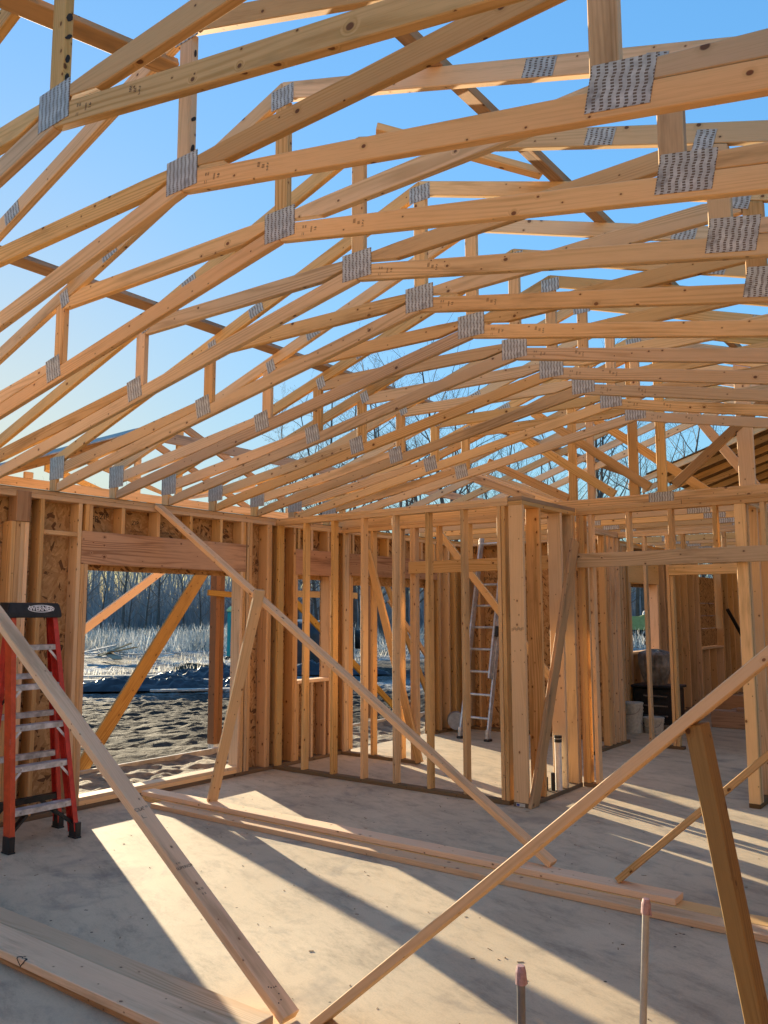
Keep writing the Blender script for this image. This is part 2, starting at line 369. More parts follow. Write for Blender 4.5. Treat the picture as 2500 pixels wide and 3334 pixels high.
def vnoise(X, Y, s, seed=0):
    X = X * s + seed * 17.3; Y = Y * s - seed * 9.1
    xi = np.floor(X).astype(int); yi = np.floor(Y).astype(int); fx = X - xi; fy = Y - yi
    h = lambda a, b: np.modf(np.abs(np.sin(a * 127.1 + b * 311.7 + seed * 74.7) * 43758.5453))[0]
    fx = fx * fx * (3 - 2 * fx); fy = fy * fy * (3 - 2 * fy)
    return (h(xi, yi) * (1 - fx) + h(xi + 1, yi) * fx) * (1 - fy) + (h(xi, yi + 1) * (1 - fx) + h(xi + 1, yi + 1) * fx) * fy
def ground_z(X, Y):
    X = np.asarray(X, float); Y = np.asarray(Y, float)
    d = np.hypot(X, Y - 2.0)
    z = -.25 + (vnoise(X, Y, .35, 1) - .5) * .08 + (vnoise(X, Y, 1.3, 2) - .5) * .05 + (vnoise(X, Y, 4.1, 3) - .5) * .035 * np.clip(1.4 - d / 40, .2, 1) + (vnoise(X, Y, 7.0, 7) - .5) * .045 + (vnoise(X, Y, 15.0, 8) - .5) * .04 * np.clip(1.2 - d / 20, 0, 1)
    z += np.clip((d - 25) / 60, 0, 1) * (vnoise(X, Y, .06, 5) - .5) * .5
    inside = (X > -1.98) & (Y > -12) & (Y < 13) & (X < 12)
    return np.where(inside, np.minimum(z, -.27) - .08, z)
def ground():
    n = 430; t = np.linspace(-1, 1, n)
    s = np.sign(t) * (np.abs(t) * 13 + np.abs(t) ** 6 * 700)
    X, Y = np.meshgrid(s - 6.0, s + 8.0, indexing='ij'); Z = ground_z(X, Y)
    co = np.stack([X, Y, Z], -1).reshape(-1, 3)
    i = np.arange(n * n).reshape(n, n); q = np.stack([i[:-1, :-1], i[1:, :-1], i[1:, 1:], i[:-1, 1:]], -1).reshape(-1, 4)
    me = bpy.data.meshes.new('ground'); me.vertices.add(len(co)); me.vertices.foreach_set('co', co.ravel())
    me.loops.add(q.size); me.loops.foreach_set('vertex_index', q.ravel()); me.polygons.add(len(q)); me.polygons.foreach_set('loop_start', np.arange(len(q)) * 4)
    me.update(); me.materials.append(M['ground']); o = bpy.data.objects.new('ground', me); link(o); kind(o, 'structure')
    me.polygons.foreach_set('use_smooth', np.ones(len(q), bool))
ground()
def porch_fill():
    n, mm = 60, 240; xs = np.linspace(-1.95, -.16, n); ys = np.linspace(-6, 6.5, mm)
    X, Y = np.meshgrid(xs, ys, indexing='ij'); Z = -.115 + (vnoise(X, Y, 3.1, 4) - .5) * .06 + (vnoise(X, Y, 9, 6) - .5) * .05 + (vnoise(X, Y, .8, 9) - .5) * .05
    bm = bmesh.new(); g = [[bm.verts.new((X[a, b], Y[a, b], Z[a, b])) for b in range(mm)] for a in range(n)]
    for a in range(n - 1):
        for b in range(mm - 1): bm.faces.new((g[a][b], g[a + 1][b], g[a + 1][b + 1], g[a][b + 1]))
    kind(finish('porch_ground', bm, 'sandy', smooth=True), 'structure')
porch_fill()

# ------------------------------------------------------------------ roof trusses
T = .038                                        # lumber thickness
def plate(name, corners, y, parent, m='plate', teeth=0):
    """nail plate on the face at depth y (thickness towards -y); corners in (x, z)"""
    o = origin(parent); bm = bmesh.new(); uv = bm.loops.layers.uv.verify()
    f = [bm.verts.new(V((x, y - .0025, z)) - o) for x, z in corners]; b = [bm.verts.new(V((x, y, z)) - o) for x, z in corners]
    bm.faces.new(f); n = len(f)
    for i in range(n): bm.faces.new((f[(i + 1) % n], f[i], b[i], b[(i + 1) % n]))
    bmesh.ops.recalc_face_normals(bm, faces=bm.faces[:])
    ex = V((corners[1][0] - corners[0][0], 0, corners[1][1] - corners[0][1])).normalized(); ez = V((-ex.z, 0, ex.x))
    for q in bm.faces:
        for l in q.loops: l[uv].uv = (l.vert.co.dot(ex), l.vert.co.dot(ez))
    return finish(name, bm, m, parent)
def rot_rect(cx, cz, w, h, slope):
    a = math.atan(slope); c, s = math.cos(a), math.sin(a)
    return [(cx + dx * c - dz * s, cz + dx * s + dz * c) for dx, dz in ((-w / 2, -h / 2), (w / 2, -h / 2), (w / 2, h / 2), (-w / 2, h / 2))]
def member(name, pts, y, m, parent, bev=.0035):
    p = [V((x, y, z)) for x, z in pts]
    i = max(range(len(p)), key=lambda k: (p[(k + 1) % len(p)] - p[k]).length)
    return board(name, p, (0, T, 0), p[(i + 1) % len(p)] - p[i], m, parent, bev)
XB, SB, ST = 3.865, .198, .329
def lo(x): return 2.7625 + SB * x               # lower edge of the ceiling chord
def up(x): return 3.10 + ST * x                 # upper edge of the rafter chord
def web(x0, z0, x1, z1, w=.089):
    d = V((x1 - x0, z1 - z0)).normalized(); n = V((-d.y, d.x)) * w / 2
    return [(x0 - n.x, z0 - n.y), (x1 - n.x, z1 - n.y), (x1 + n.x, z1 + n.y), (x0 + n.x, z0 + n.y)]
ORD = ['nearest', 'second', 'third', 'fourth', 'fifth', 'sixth', 'seventh', 'eighth', 'ninth', 'tenth', 'eleventh', 'twelfth', 'thirteenth', 'fourteenth', 'fifteenth', 'sixteenth', 'seventeenth', 'eighteenth']
def scissor(Y):
    t = thing('scissor_truss', 'x', 'roof truss', (0, Y, 2.7625), 'scissor trusses of the vaulted roof')
    mir = lambda pts: [(2 * XB - x, z) for x, z in reversed(pts)]
    vb, vt = .0907, .0937
    for side in (0, 1):
        g = (lambda p: p) if not side else mir
        member('bottom_chord', g([(.005, lo(.0) + .001), (XB - .002, lo(XB)), (XB - .002, lo(XB) + vb), (.20, lo(.20) + vb), (.012, lo(0) + .075)]), Y, 'pine', t)
        member('top_chord', g([(-.105, up(-.105) - vt), (XB - .002, up(XB) - vt), (XB - .002, up(XB)), (-.105, up(-.105))]), Y, 'pine', t)
        member('heel_post', g([(-.103, 2.764), (-.008, 2.764), (-.008, up(-.008) - vt - .003), (-.103, up(-.103) - vt - .003)]), Y, 'pine', t)
        wt = lambda x: 3.003 + .153 * x
        xc = (wt(0) - .098 - 2.8532) / (SB - .153)
        member('heel_web', g([(.0, wt(0) - .098), (xc, lo(xc) + vb + .002), (1.9, lo(1.9) + vb + .002), (1.9, wt(1.9)), (.0, wt(0))]), Y, 'pine', t)
        member('vertical_web', g([(1.907, lo(1.907) + vb + .002), (1.999, lo(1.999) + vb + .002), (1.999, up(1.999) - vt - .002), (1.907, up(1.907) - vt - .002)]), Y, 'stud', t)
        member('upper_web', g([(2.003, 3.605), (3.60, 3.585), (3.822, 3.628), (3.822, 3.665), (3.60, 3.675), (2.18, 3.702), (2.003, 3.664)]), Y, 'pine', t)
        plate('nail_plate', g([(-.105, 2.872), (.112, 2.872), (.112, 3.07), (-.105, 3.07)]), Y, t)
        plate('nail_plate', g(rot_rect(1.905, 3.236, .15 if not side else .20, .145, SB)), Y, t)
        plate('nail_plate', g(rot_rect(1.998, 3.672, .085, .10, ST)), Y, t)
        plate('nail_plate', g(rot_rect(2.45, 3.857, .14, .078, ST)), Y, t)
    member('king_post', [(3.824, lo(XB) + vb + .002), (3.908, lo(XB) + vb + .002), (3.908, 4.26), (3.824, 4.26)], Y, 'stud', t)
    plate('nail_plate', [(3.762, 3.538), (3.965, 3.538), (3.965, 3.692), (3.762, 3.692)], Y, t)
    plate('nail_plate', [(3.795, 4.235), (3.947, 4.235), (3.947, 4.338), (3.795, 4.338)], Y, t)
    # grade stamps of the ceiling chord
    ax = V((1, 0, -SB)).normalized(); ay = V((SB, 0, 1)).normalized()
    def st(s, size, x, dz, rot=0, ink='ink'):
        z = lo(2 * XB - x) + dz; X_, Y_ = (ax, ay) if not rot else (ay, -ax)
        lettering('grade_stamp', s, size, (x, Y - .0012, z), X_, Y_, ink, t)
    st('16', .022, 4.10, .045, 1); st('IIIIIIII', .014, 4.075, .045, 1); st('II II', .02, 4.03, .06); st('I I', .02, 4.02, .025)
    st('IIII', .022, 4.34, .06, 1); st('III', .022, 4.365, .05, 1); st('S-P-F', .016, 4.39, .045, 1)
    return t
truss = scissor(-5.182)
lab = ['{} scissor truss from the camera, with {}']
extra = ['black ink blots on its king post', 'black marks down its king post', 'the wooden peak showing between two chords', 'its peak just hidden by the chord in front',
         'its grey peak plate against the sky', 'a long rafter chord above the bare trees', 'its chord edge shadowed black', 'the small peak plate near the far braces', 'its chords crowded among the rest', 'the last but one ceiling peak plate', 'the lowest ceiling peak, above the short wall']
for i in range(11):
    o = truss if i == 0 else copy_tree(truss)
    o.location.y = -5.182 + .6096 * i
    o['label'] = '%s scissor truss %s, with %s' % (ORD[i], 'to the camera' if i == 0 else 'from the camera', extra[i])
# ink blots on the two nearest king posts
for ty, zs in ((-5.182, (3.72, 3.80, 3.89, 3.97)), (-4.5724, (3.62, 3.72, 3.86, 4.10, 4.17))):
    parent = [o for o in bpy.data.objects if o.name.startswith('scissor_truss') and abs(o.location.y - ty) < .01][0]
    for z in zs:
        bm = bmesh.new(); c = V((3.9095, ty + T / 2, z)) - V(parent.location); k = 10; rx, rz = R.uniform(.009, .017), R.uniform(.008, .024)
        bm.faces.new([bm.verts.new(c + V((0, rx * math.cos(a * 2 * math.pi / k) * R.uniform(.7, 1.1), rz * math.sin(a * 2 * math.pi / k) + rx * .7 * math.cos(a * 2 * math.pi / k)))) for a in range(k)])
        finish('ink_mark', bm, 'ink', parent)

def flat_truss(Y, kind_=0):
    """0 plain, 1 the near girder, 2 the taller ones under the roof deck"""
    t = thing('flat_truss', 'x', 'roof truss', (0, Y, 2.7625), 'flat bottomed trusses over the far rooms'); cnt = [0]
    def B(pts, nm='web', m='pine'):
        cnt[0] += 1; return member(nm, pts, Y + (.0017 * cnt[0] if nm != 'bottom_chord' else 0), m, t)
    xr = 5.3 if kind_ == 2 else XB
    B([(-.1 if kind_ < 2 else 1.87, 2.764), (7.83 if kind_ < 2 else 8.3, 2.764), (7.83 if kind_ < 2 else 8.3, 2.853), (-.1 if kind_ < 2 else 1.87, 2.853)], 'bottom_chord')
    for s in (0, 1):
        g = (lambda p: p) if not s else (lambda p: [(2 * xr - x, z) for x, z in reversed(p)])
        x0 = -.105 if kind_ < 2 else 1.9
        B(g([(x0, up(x0) - .0937), (xr - .002, up(xr) - .0937), (xr - .002, up(xr)), (x0, up(x0))]), 'top_chord')
        if kind_ < 2: B(g([(-.1, 2.855), (-.01, 2.855), (-.01, up(0) - .097), (-.1, up(-.1) - .097)]), 'heel_post', 'stud')
    if kind_ < 2:
        if kind_ == 1: B([(3.94, 2.855), (4.03, 2.855), (4.03, up(2 * XB - 4.03) - .097), (3.94, up(2 * XB - 3.94) - .097)], 'king_post', 'stud')
        if kind_ == 1: B(web(3.86, 2.92, 2.62, 3.85))
        B(web(2.60, 2.90, 1.35, 3.42))
    else: B(web(4.4, 2.9, 5.0, 4.5))
    if kind_ == 1:
        B(web(4.10, 2.92, 5.16, 3.80), m='old'); B(web(5.2, 2.9, 6.4, 3.42))
        B(web(3.50, 2.88, 2.33, 3.70)); B(web(3.0, 2.88, 2.05, 3.37))
        for x0, x1 in ((3.012, 3.098), (3.215, 3.292), (3.655, 3.748)):
            B([(x0, 2.855), (x1, 2.855), (x1, up(x1) - .097), (x0, up(x0) - .097)], 'vertical_web', 'stud')
        B([(4.69, 2.855), (4.83, 2.855), (4.83, up(2 * XB - 4.83) - .097), (4.69, up(2 * XB - 4.69) - .097)], 'vertical_web', 'bright')
    plate('nail_plate', [(3.856, 2.768), (4.10, 2.768), (4.10, 2.86), (3.856, 2.86)], Y - .0005, t)
    plate('nail_plate', [(2.4, 2.77), (2.62, 2.77), (2.62, 2.85), (2.4, 2.85)], Y - .0005, t)
    if kind_ < 2: plate('nail_plate', [(3.79, 4.22), (3.95, 4.22), (3.95, 4.34), (3.79, 4.34)], Y - .0005, t)
    return t
g1 = flat_truss(1.215, 1); g1['label'] = 'first flat bottomed truss, standing on the wall with the big nail plate beside the header'
ft = flat_truss(1.80); dt = flat_truss(6.0, 2)
far_lab = ['second flat bottomed truss, just behind the one on the near wall', 'third flat bottomed truss over the far rooms', 'fourth flat bottomed truss over the far rooms', 'fifth flat bottomed truss, near the wall with the aluminium ladder', 'sixth flat bottomed truss, above the garage doorway']
for i, y in enumerate((1.80, 2.41, 3.02, 3.63, 4.24)):
    o = ft if i == 0 else copy_tree(ft); o.location.y = y; o['label'] = far_lab[i]
for i in range(10):
    o = dt if i == 0 else copy_tree(dt); o.location.y = 5.93 + .62 * i; o['group'] = 'trusses under the roof deck'
    o['label'] = '%s truss under the dark roof deck' % (['outermost'] + ORD[1:9] + ['last'])[i]

# lateral braces on the rafters, and diagonal truss braces
def lone(o, label, cat, group=None): return tag(o, label, cat, group)
xl = 2.05; lone(beam('lateral_brace', (xl, -4.62, up(xl) + .021), (xl, 6.0, up(xl) + .021), (1, 0, ST), .089, T, 'old'), 'dark lateral brace lying across the left rafters, running away from the camera', 'brace')
xq = 4.79; zq = up(2 * XB - xq) + .021; lone(beam('lateral_brace', (xq, -4.62, zq), (xq, 6.0, zq), (1, 0, -ST), .089, T, 'osb' if False else 'old'), 'lateral brace across the right rafters, lit along its underside', 'brace')
def on_left(x, y, d=.021): return (x, y, up(x) - .0937 - d)
lone(beam('diagonal_brace', (3.44, -5.8, 4.150), (3.70, -4.50, 4.215), (1, 0, .33), .089, T, 'old'), 'short brace with a broken end crossing the upper left corner', 'brace')
lone(beam('diagonal_brace', (4.03, -3.39, up(2 * XB - 4.03) + .022), (4.72, -2.79, up(2 * XB - 4.72) + .022), (.66, -.75, -.2), .089, T, 'pine'), 'diagonal brace laid over the right rafters in the middle distance', 'brace')

lone(beam('diagonal_brace', (3.05, 1.66, 3.853), (4.30, 1.66, 2.88), (1, 0, 1), .089, T, 'pine'), 'diagonal web brace crossing behind the king post of the first flat truss', 'brace')
lone(beam('diagonal_brace', (4.05, 1.66, 3.90), (4.75, 1.66, 2.885), (1, 0, 1), .089, T, 'stud'), 'steeper diagonal brace in front of the dark roof deck at right', 'brace')
# sheathed roof beyond
def deck():
    t = thing('roof_deck', 'dark sheathed roof deck seen from below beyond the far trusses', 'roof', (5.3, 6.0, 4.3)); xr = 5.3
    xs = [2.2, 3.6, 4.75, xr, 6.4, 7.5, 8.4]
    for a, b in zip(xs[:-1], xs[1:]):
        f = lambda x: up(x) if x <= xr + .001 and b <= xr + .001 else up(2 * xr - x)
        board('deck_panel', [V((a + .002, 5.9, f(a) + .003)), V((b - .002, 5.9, f(b) + .003)), V((b - .002, 12.0, f(b) + .003)), V((a + .002, 12.0, f(a) + .003))], (0, 0, .014), (0, 1, 0), 'deckshade', t, 0)
    for a, b in ((4.36, xr), (xr, 6.4), (6.4, 8.4)):  # unseen panels added to cut the light falling into the garage
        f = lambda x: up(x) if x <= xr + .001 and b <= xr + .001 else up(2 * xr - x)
        board('deck_panel', [V((a + .002, 4.2, f(a) + .003)), V((b - .002, 4.2, f(b) + .003)), V((b - .002, 5.898, f(b) + .003)), V((a + .002, 5.898, f(a) + .003))], (0, 0, .014), (0, 1, 0), 'deckshade', t, 0)
deck()

# ------------------------------------------------------------------ walls
ZP, Z1, Z2, Z3 = .038, 2.6855, 2.7235, 2.7615    # stud foot, stud head, plate joint, wall head
def x_wall(t, y0, th, items, plates, sole=True, m='stud'):
    """a wall running along x; items = (name, x0, x1, z0, z1, material)"""
    for it in items:
        nm, a, b, z0, z1, mm = it
        bx(nm, a, b, y0 + .0015, y0 + th - .0015, z0, z1, mm, t)
    for a, b, z0, z1, nm, mm in plates: bx(nm, a, b, y0, y0 + th, z0, z1, mm, t)
def y_wall(t, x0, th, items, plates):
    for it in items:
        nm, a, b, z0, z1, mm = it
        bx(nm, x0 + .0015, x0 + th - .0015, a, b, z0, z1, mm, t)
    for a, b, z0, z1, nm, mm in plates: bx(nm, x0, x0 + th, a, b, z0, z1, mm, t)
def S(a, w=T, z0=ZP + .0005, z1=Z1 - .0005, m='stud', nm='stud'): return (nm, a, a + w, z0, z1, m)

# W1: exterior wall on the left, parallel to y
W1 = thing('exterior_wall', 'sheathed exterior wall at left with the large framed opening and red brown header', 'wall', (-.07, -2, 0))
it = []
for a in (-3.128, -3.088, -3.048, -3.008): it.append(S(a, z1=2.474, m='bright' if a > -3.06 else 'stud'))
it += [S(-2.873), S(-2.507), S(-.438), S(-.398), S(-.133), S(-.093), S(.052), S(.105), S(.300), S(1.005), S(1.045), S(1.275), S(1.317 - .0), S(3.335), S(3.375), S(3.62), S(3.80)]
it += [S(-3.50), S(-3.88), S(-4.28)]
for a in (-2.467, -2.429, -.530, -.492): it.append(S(a, .0375, ZP + .0005 if a < -1 else .0385, 2.143, nm='trimmer_stud'))
for a in (.340, .938, 1.357, 3.20): it.append(S(a, .0375, .0385, 2.143, nm='trimmer_stud'))
for a in (-2.435, -2.397, -2.053, -1.647, -1.238, -.833, -.53, -.492): it.append(S(a, .037, 2.4415, Z1 - .0005, nm='cripple_stud'))
for a in (.375, .60, .90, 1.38, 1.72, 2.12, 2.52, 2.92, 3.25): it.append(S(a, .037, 2.4415, Z1 - .0005, nm='cripple_stud'))
for a in (.378, .62, .85): it.append(S(a, .037, .0385, .891, nm='cripple_stud'))
y_wall(W1, -.14, .14, it, [(-4.6, -1.586, Z2 + .0005, Z3, 'top_plate', 'stud'), (-1.584, 1.158, Z2 + .0005, Z3, 'top_plate', 'stud'), (1.25, 3.998, Z2 + .0005, Z3, 'top_plate', 'stud'), (-4.6, -.002, Z1, Z2, 'top_plate', 'stud'), (0.0, 3.998, Z1, Z2, 'top_plate', 'stud'),
    (-4.6, 1.356, .0005, ZP, 'bottom_plate', 'sill'), (3.24, 3.998, .0005, ZP, 'bottom_plate', 'sill'), (-2.39, -.532, .0385, .0765, 'bottom_plate', 'bright'), (-2.388, -.534, .077, .108, 'bottom_plate', 'bright')])
bx('header', -.092, -.001, -2.466, -.452, 2.1445, 2.441, 'fir', W1); bx('header', -.092, -.001, .339, .975, 2.1445, 2.441, 'fir', W1); bx('header', -.092, -.001, 1.318, 3.33, 2.1665, 2.441, 'fir', W1)
bx('beam_pocket_block', -.12, .012, -3.10, -2.97, 2.4755, 2.735, 'fir', W1)
bx('nailer_block', -.06, -.002, -2.833, -2.508, 2.384, 2.422, 'stud', W1)
bx('window_sill', -.139, .002, .379, .936, .8915, .9295, 'bright', W1)
for y0, y1, z0, z1 in ((-4.6, -3.602, .0, 2.75), (-3.6, -2.392, .0, 2.75), (-2.39, -1.402, 2.147, 2.75), (-1.4, -.502, 2.147, 2.75), (-.50, .377, .0, 2.75), (.379, .935, .0, .89), (.379, .935, 2.147, 2.75), (.937, 1.37, 0, 2.75), (1.372, 3.2, 2.1, 2.75), (3.202, 4.15, 0, 2.75)):
    bx('sheathing_panel', -.153, -.1415, y0, y1, z0 - .05, z1, 'osb', W1, 0)
bx('sill_gasket', -.146, .008, -4.6, 3.99, 2.762, 2.7635, 'felt', W1, 0)
for s, y, z, sz in (('BFR', -2.27, 2.57, .085), ('ZIP', -2.15, 2.60, .07), ('ZIP System', -.19, 2.245, .052), ('135G', -2.60, 1.40, .07), ('Avantage', -2.60, 1.50, .035), ('ZIP', -1.80, 2.57, .06), ('C|S', -1.50, 2.57, .06), ('FASTEN HERE', -1.40, 2.50, .03), ('SELF-SPACING', -1.78, 2.49, .025), ('BFR', -.66, 2.58, .07)):
    lettering('panel_lettering', s, sz, (-.1405, y, z), (0, 1, 0), (0, 0, 1), 'ink', W1)

# W2: near partition, parallel to x
W2 = thing('partition_wall', 'open stud partition behind the long brace, from the sheathed wall to the tall corner post', 'wall', (1.5, .045, 0))
x_wall(W2, 0, .089, [S(.012)] + [S(.4107 + .4064 * i) for i in range(6)] + [S(2.84), S(2.884)],
       [(.001, 2.92, .0005, ZP, 'bottom_plate', 'sill'), (.001, 2.958, Z1, Z2, 'top_plate', 'stud'), (-.135 + .137, 2.958, Z2 + .0005, Z3, 'top_plate', 'stud')])
# W4: short plumbing wall
W4 = thing('plumbing_wall', 'short wide stud wall at the outer corner, with the grey leaning board and white pipe', 'wall', (3.03, .6, 0))
y_wall(W4, 2.962, .146, [S(.002, m='bright'), S(.34), S(.806), S(1.07), S(1.115)], [(0, 1.165, .0005, ZP, 'bottom_plate', 'sill'), (0, 1.165, Z1, Z2, 'top_plate', 'stud'), (0, 1.165, Z2 + .0005, Z3, 'top_plate', 'old')])
bm = bmesh.new(); rawbox(bm, 2.99, 3.075, -.0035, -.0005, .006, .034); lb = finish('lumber_label', bm, 'offwhite', W4, (-3.03, -.6, 0))
bm = bmesh.new(); rawbox(bm, 2.995, 3.022, -.0045, -.0036, .011, .029); finish('label_emblem', bm, 'bluesticker', lb)
for k in range(6): lettering('grade_stamp', '|||', .03, (2.985 + k * .02, .001, 1.552 + (k % 2) * .012), (1, 0, 0), (0, 0, 1), 'sill', W4)
# W5 with W3: partition line at y = 1.17
W5 = thing('closet_wall', 'second open partition behind the first, with a level doorway header and a leaning diagonal', 'wall', (1.5, 1.2, 0))
x_wall(W5, 1.165, .089, [S(.012), S(.45), S(.868), S(1.03), S(1.07), S(2.92)] + [S(a, .037, 2.293, Z1 - .0005, nm='cripple_stud') for a in (1.40, 1.80, 2.20, 2.60)],
       [(.001, 1.108, .0005, ZP, 'bottom_plate', 'sill'), (.001, 2.957, Z1, Z2, 'top_plate', 'stud'), (.001, 2.957, Z2 + .0005, Z3, 'top_plate', 'stud')])
bx('header', 1.04, 2.956, 1.125, 1.163, 2.15, 2.288, 'pine', W5)
W3 = thing('hallway_wall', 'partition at right with a long level header over the wide opening', 'wall', (4.2, 1.2, 0))
x_wall(W3, 1.168, .089, [S(3.112), S(3.19 - .04), S(3.24)] + [S(a, .04, 2.293, Z1 - .0005, nm='cripple_stud') for a in (3.63, 4.045, 4.455, 4.87, 5.29)] + [S(3.16, .04, ZP + .0005, 2.15, nm='trimmer_stud')][:0],
       [(3.11, 3.28, .0005, ZP, 'bottom_plate', 'sill'), (3.11, 6.4, Z1, Z2, 'top_plate', 'stud'), (3.11, 4.18, Z2 + .0005, Z3, 'top_plate', 'stud'), (4.184, 6.4, Z2 + .0005, Z3, 'top_plate', 'stud')])
bx('header', 3.125, 6.4, 1.128, 1.166, 2.152, 2.292, 'pine', W3)
# W9: wall running back from the hallway post
W9 = thing('corridor_wall', 'stud wall running back at far right, with the big grained post at its near end', 'wall', (4.7, 2.4, 0))
y_wall(W9, 4.648, .098, [S(1.172, m='bright'), S(1.212), S(1.258), S(1.62), S(2.03), S(2.44), S(2.85), S(3.26), S(3.67)],
       [(1.17, 3.92, .0005, ZP, 'bottom_plate', 'sill'), (1.262, 3.92, Z1, Z2, 'top_plate', 'stud'), (1.262, 3.92, Z2 + .0005, Z3, 'top_plate', 'stud')])
# W6: far sheathed wall with the aluminium ladder
W6 = thing('exterior_wall', 'far sheathed wall behind the aluminium ladder', 'wall', (1.2, 4.07, 0))
x_wall(W6, 4.0, .14, [S(-.13), S(.03), S(.09), S(.27), S(.68), S(1.08), S(1.49), S(1.90), S(2.25)],
       [(-.14, 2.385, .0005, ZP, 'bottom_plate', 'sill'), (-.14, 2.385, Z1, Z2, 'top_plate', 'stud'), (-.14, 2.385, Z2 + .0005, Z3, 'top_plate', 'stud')])
for a, b in ((-.155, 1.198), (1.2, 2.385)): bx('sheathing_panel', a, b, 4.1415, 4.153, -.05, 2.75, 'osb', W6, 0)
for s, x, z, sz, v in (('ZIP', .80, 1.45, .09, 1), ('System', .20, .75, .10, 1), ('BFR', .24, .25, .11, 1), ('ZIP System', .42, 2.2, .06, 0), ('?', .82, 1.55, .16, 0)):
    lettering('panel_lettering', s, sz, (x, 4.1405, z), (1, 0, 0) if not v else (0, 0, 1), (0, 0, 1) if not v else (-1, 0, 0), 'ink', W6)
# W7: hallway partition along y
W7 = thing('hall_partition', 'row of close studs between the hallway and the far room', 'wall', (2.43, 3.5, 0))
y_wall(W7, 2.385, .089, [S(2.93, m='stud'), S(2.972), S(3.14), S(3.46), S(3.50), S(3.62), S(3.78), S(3.93), S(3.97)],
       [(2.91, 4.14, .0005, ZP, 'bottom_plate', 'sill'), (2.91, 4.14, Z1, Z2, 'top_plate', 'stud'), (2.91, 4.14, Z2 + .0005, Z3, 'top_plate', 'stud')])
# W8: wall with the garage doorway
W8 = thing('garage_doorway_wall', 'stud wall with the inner doorway to the dark garage', 'wall', (3.5, 3.97, 0))
x_wall(W8, 3.93, .089, [S(2.80), S(3.10), S(3.145, .038, z1=2.16), S(4.17, .038, z1=2.16), S(4.215), S(4.6 + .155)] + [S(a, .037, 2.30, Z1 - .0005, nm='cripple_stud') for a in (3.30, 3.80)],
       [(2.78, 3.23, .0005, ZP, 'bottom_plate', 'sill'), (4.16, 4.85, .0005, ZP, 'bottom_plate', 'sill'), (2.48, 4.85, Z1, Z2, 'top_plate', 'stud'), (2.48, 4.85, Z2 + .0005, Z3, 'top_plate', 'stud')])
bx('header', 3.1385, 4.2125, 3.90, 3.945, 2.1665, 2.292, 'pine', W8)
bx('sheathing_panel', 4.86, 8.2, 4.021, 4.033, -.05, 2.75, 'osbshade', W8, 0)  # unseen sheathing and studs right of the doorway, added to darken the garage
for k in range(8): bx('stud', 5.0 + k * .41, 5.038 + k * .41, 3.932, 4.0195, ZP, Z1, 'stud', W8)
# garage walls
G1 = thing('garage_wall', 'garage side wall with the narrow window that looks out on the trees', 'wall', (1.9, 7, 0))
y_wall(G1, 1.86, .14, [S(a) for a in (4.16, 4.42, 4.70, 4.98, 5.16, 5.26, 5.35, 5.42, 5.49, 5.545)] + [S(5.59, .037, ZP + .0005, 2.143, nm='trimmer_stud'), S(6.80, .06, ZP + .0005, 2.143, 'bright', 'trimmer_stud')] + [S(a) for a in (6.87, 7.15, 7.55, 7.95, 8.35, 8.75, 9.03, 9.07, 10.56, 10.60, 11.0, 11.4, 11.8)] + [S(a, .037, ZP + .0005, 1.06, nm='cripple_stud') for a in (5.9, 6.3)] + [S(a, .035, ZP + .0005, 1.0, 'bright', 'cripple_stud') for a in (9.13, 9.55, 10.0, 10.49)],  # paler lumber on the far window trimmer paints in the light on its jamb
       [(4.15, 12, .0005, ZP, 'bottom_plate', 'sill'), (4.15, 12, Z1, Z2, 'top_plate', 'stud'), (4.15, 12, Z2 + .0005, Z3, 'top_plate', 'stud'), (5.63, 6.798, 1.064, 1.10, 'window_sill', 'bright'), (9.11, 10.55, 1.004, 1.04, 'window_sill', 'bright'), (5.55, 6.90, 2.1455, 2.44, 'header', 'pine')])
for y0, y1, z0, z1 in ((4.16, 5.625, 0, 2.75), (5.627, 6.798, 0, 1.06), (5.627, 6.798, 2.14, 2.75), (6.80, 9.11, 0, 2.75), (9.112, 10.548, 0, 1.03), (10.55, 12, 0, 2.75)): bx('sheathing_panel', 1.848, 1.8585, y0, y1, z0 - .05, z1, 'osbshade', G1, 0)
for z0, z1, y0, y1 in ((1.042, 1.38, 9.115, 10.545), (1.386, 1.62, 9.115, 10.45), (1.626, 1.86, 9.115, 10.5), (1.866, 2.36, 9.30, 10.5)): bx('patch_panel', 1.87, 1.881, y0, y1, z0, z1, 'osb', G1, 0)
G2 = thing('garage_wall', 'dark back wall of the garage behind the beams', 'wall', (5, 12, 0))
x_wall(G2, 12.002, .14, [S(2.42 + .4064 * i) for i in range(11)], [(2.39, 8.2, .0005, ZP, 'bottom_plate', 'sill'), (2.39, 8.2, Z1, Z2, 'top_plate', 'stud'), (2.39, 8.2, Z2 + .0005, Z3, 'top_plate', 'stud')])
bx('sheathing_panel', 2.25, 8.3, 12.1435, 12.156, -.05, 4.4, 'osbshade', G2, 0)
G3 = thing('garage_wall', 'unseen far side wall of the garage, added to keep light out', 'wall', (8.2, 8, 0))  # unseen, added to shut light out of the garage
y_wall(G3, 8.2, .14, [S(4.2 + .8 * i) for i in range(9)], [(4.1, 12, .0005, ZP, 'bottom_plate', 'sill'), (4.1, 12, Z1, Z2, 'top_plate', 'stud')])
bx('sheathing_panel', 8.3415, 8.353, 4.1, 12.1, -.05, 2.75, 'osbshade', G3, 0)

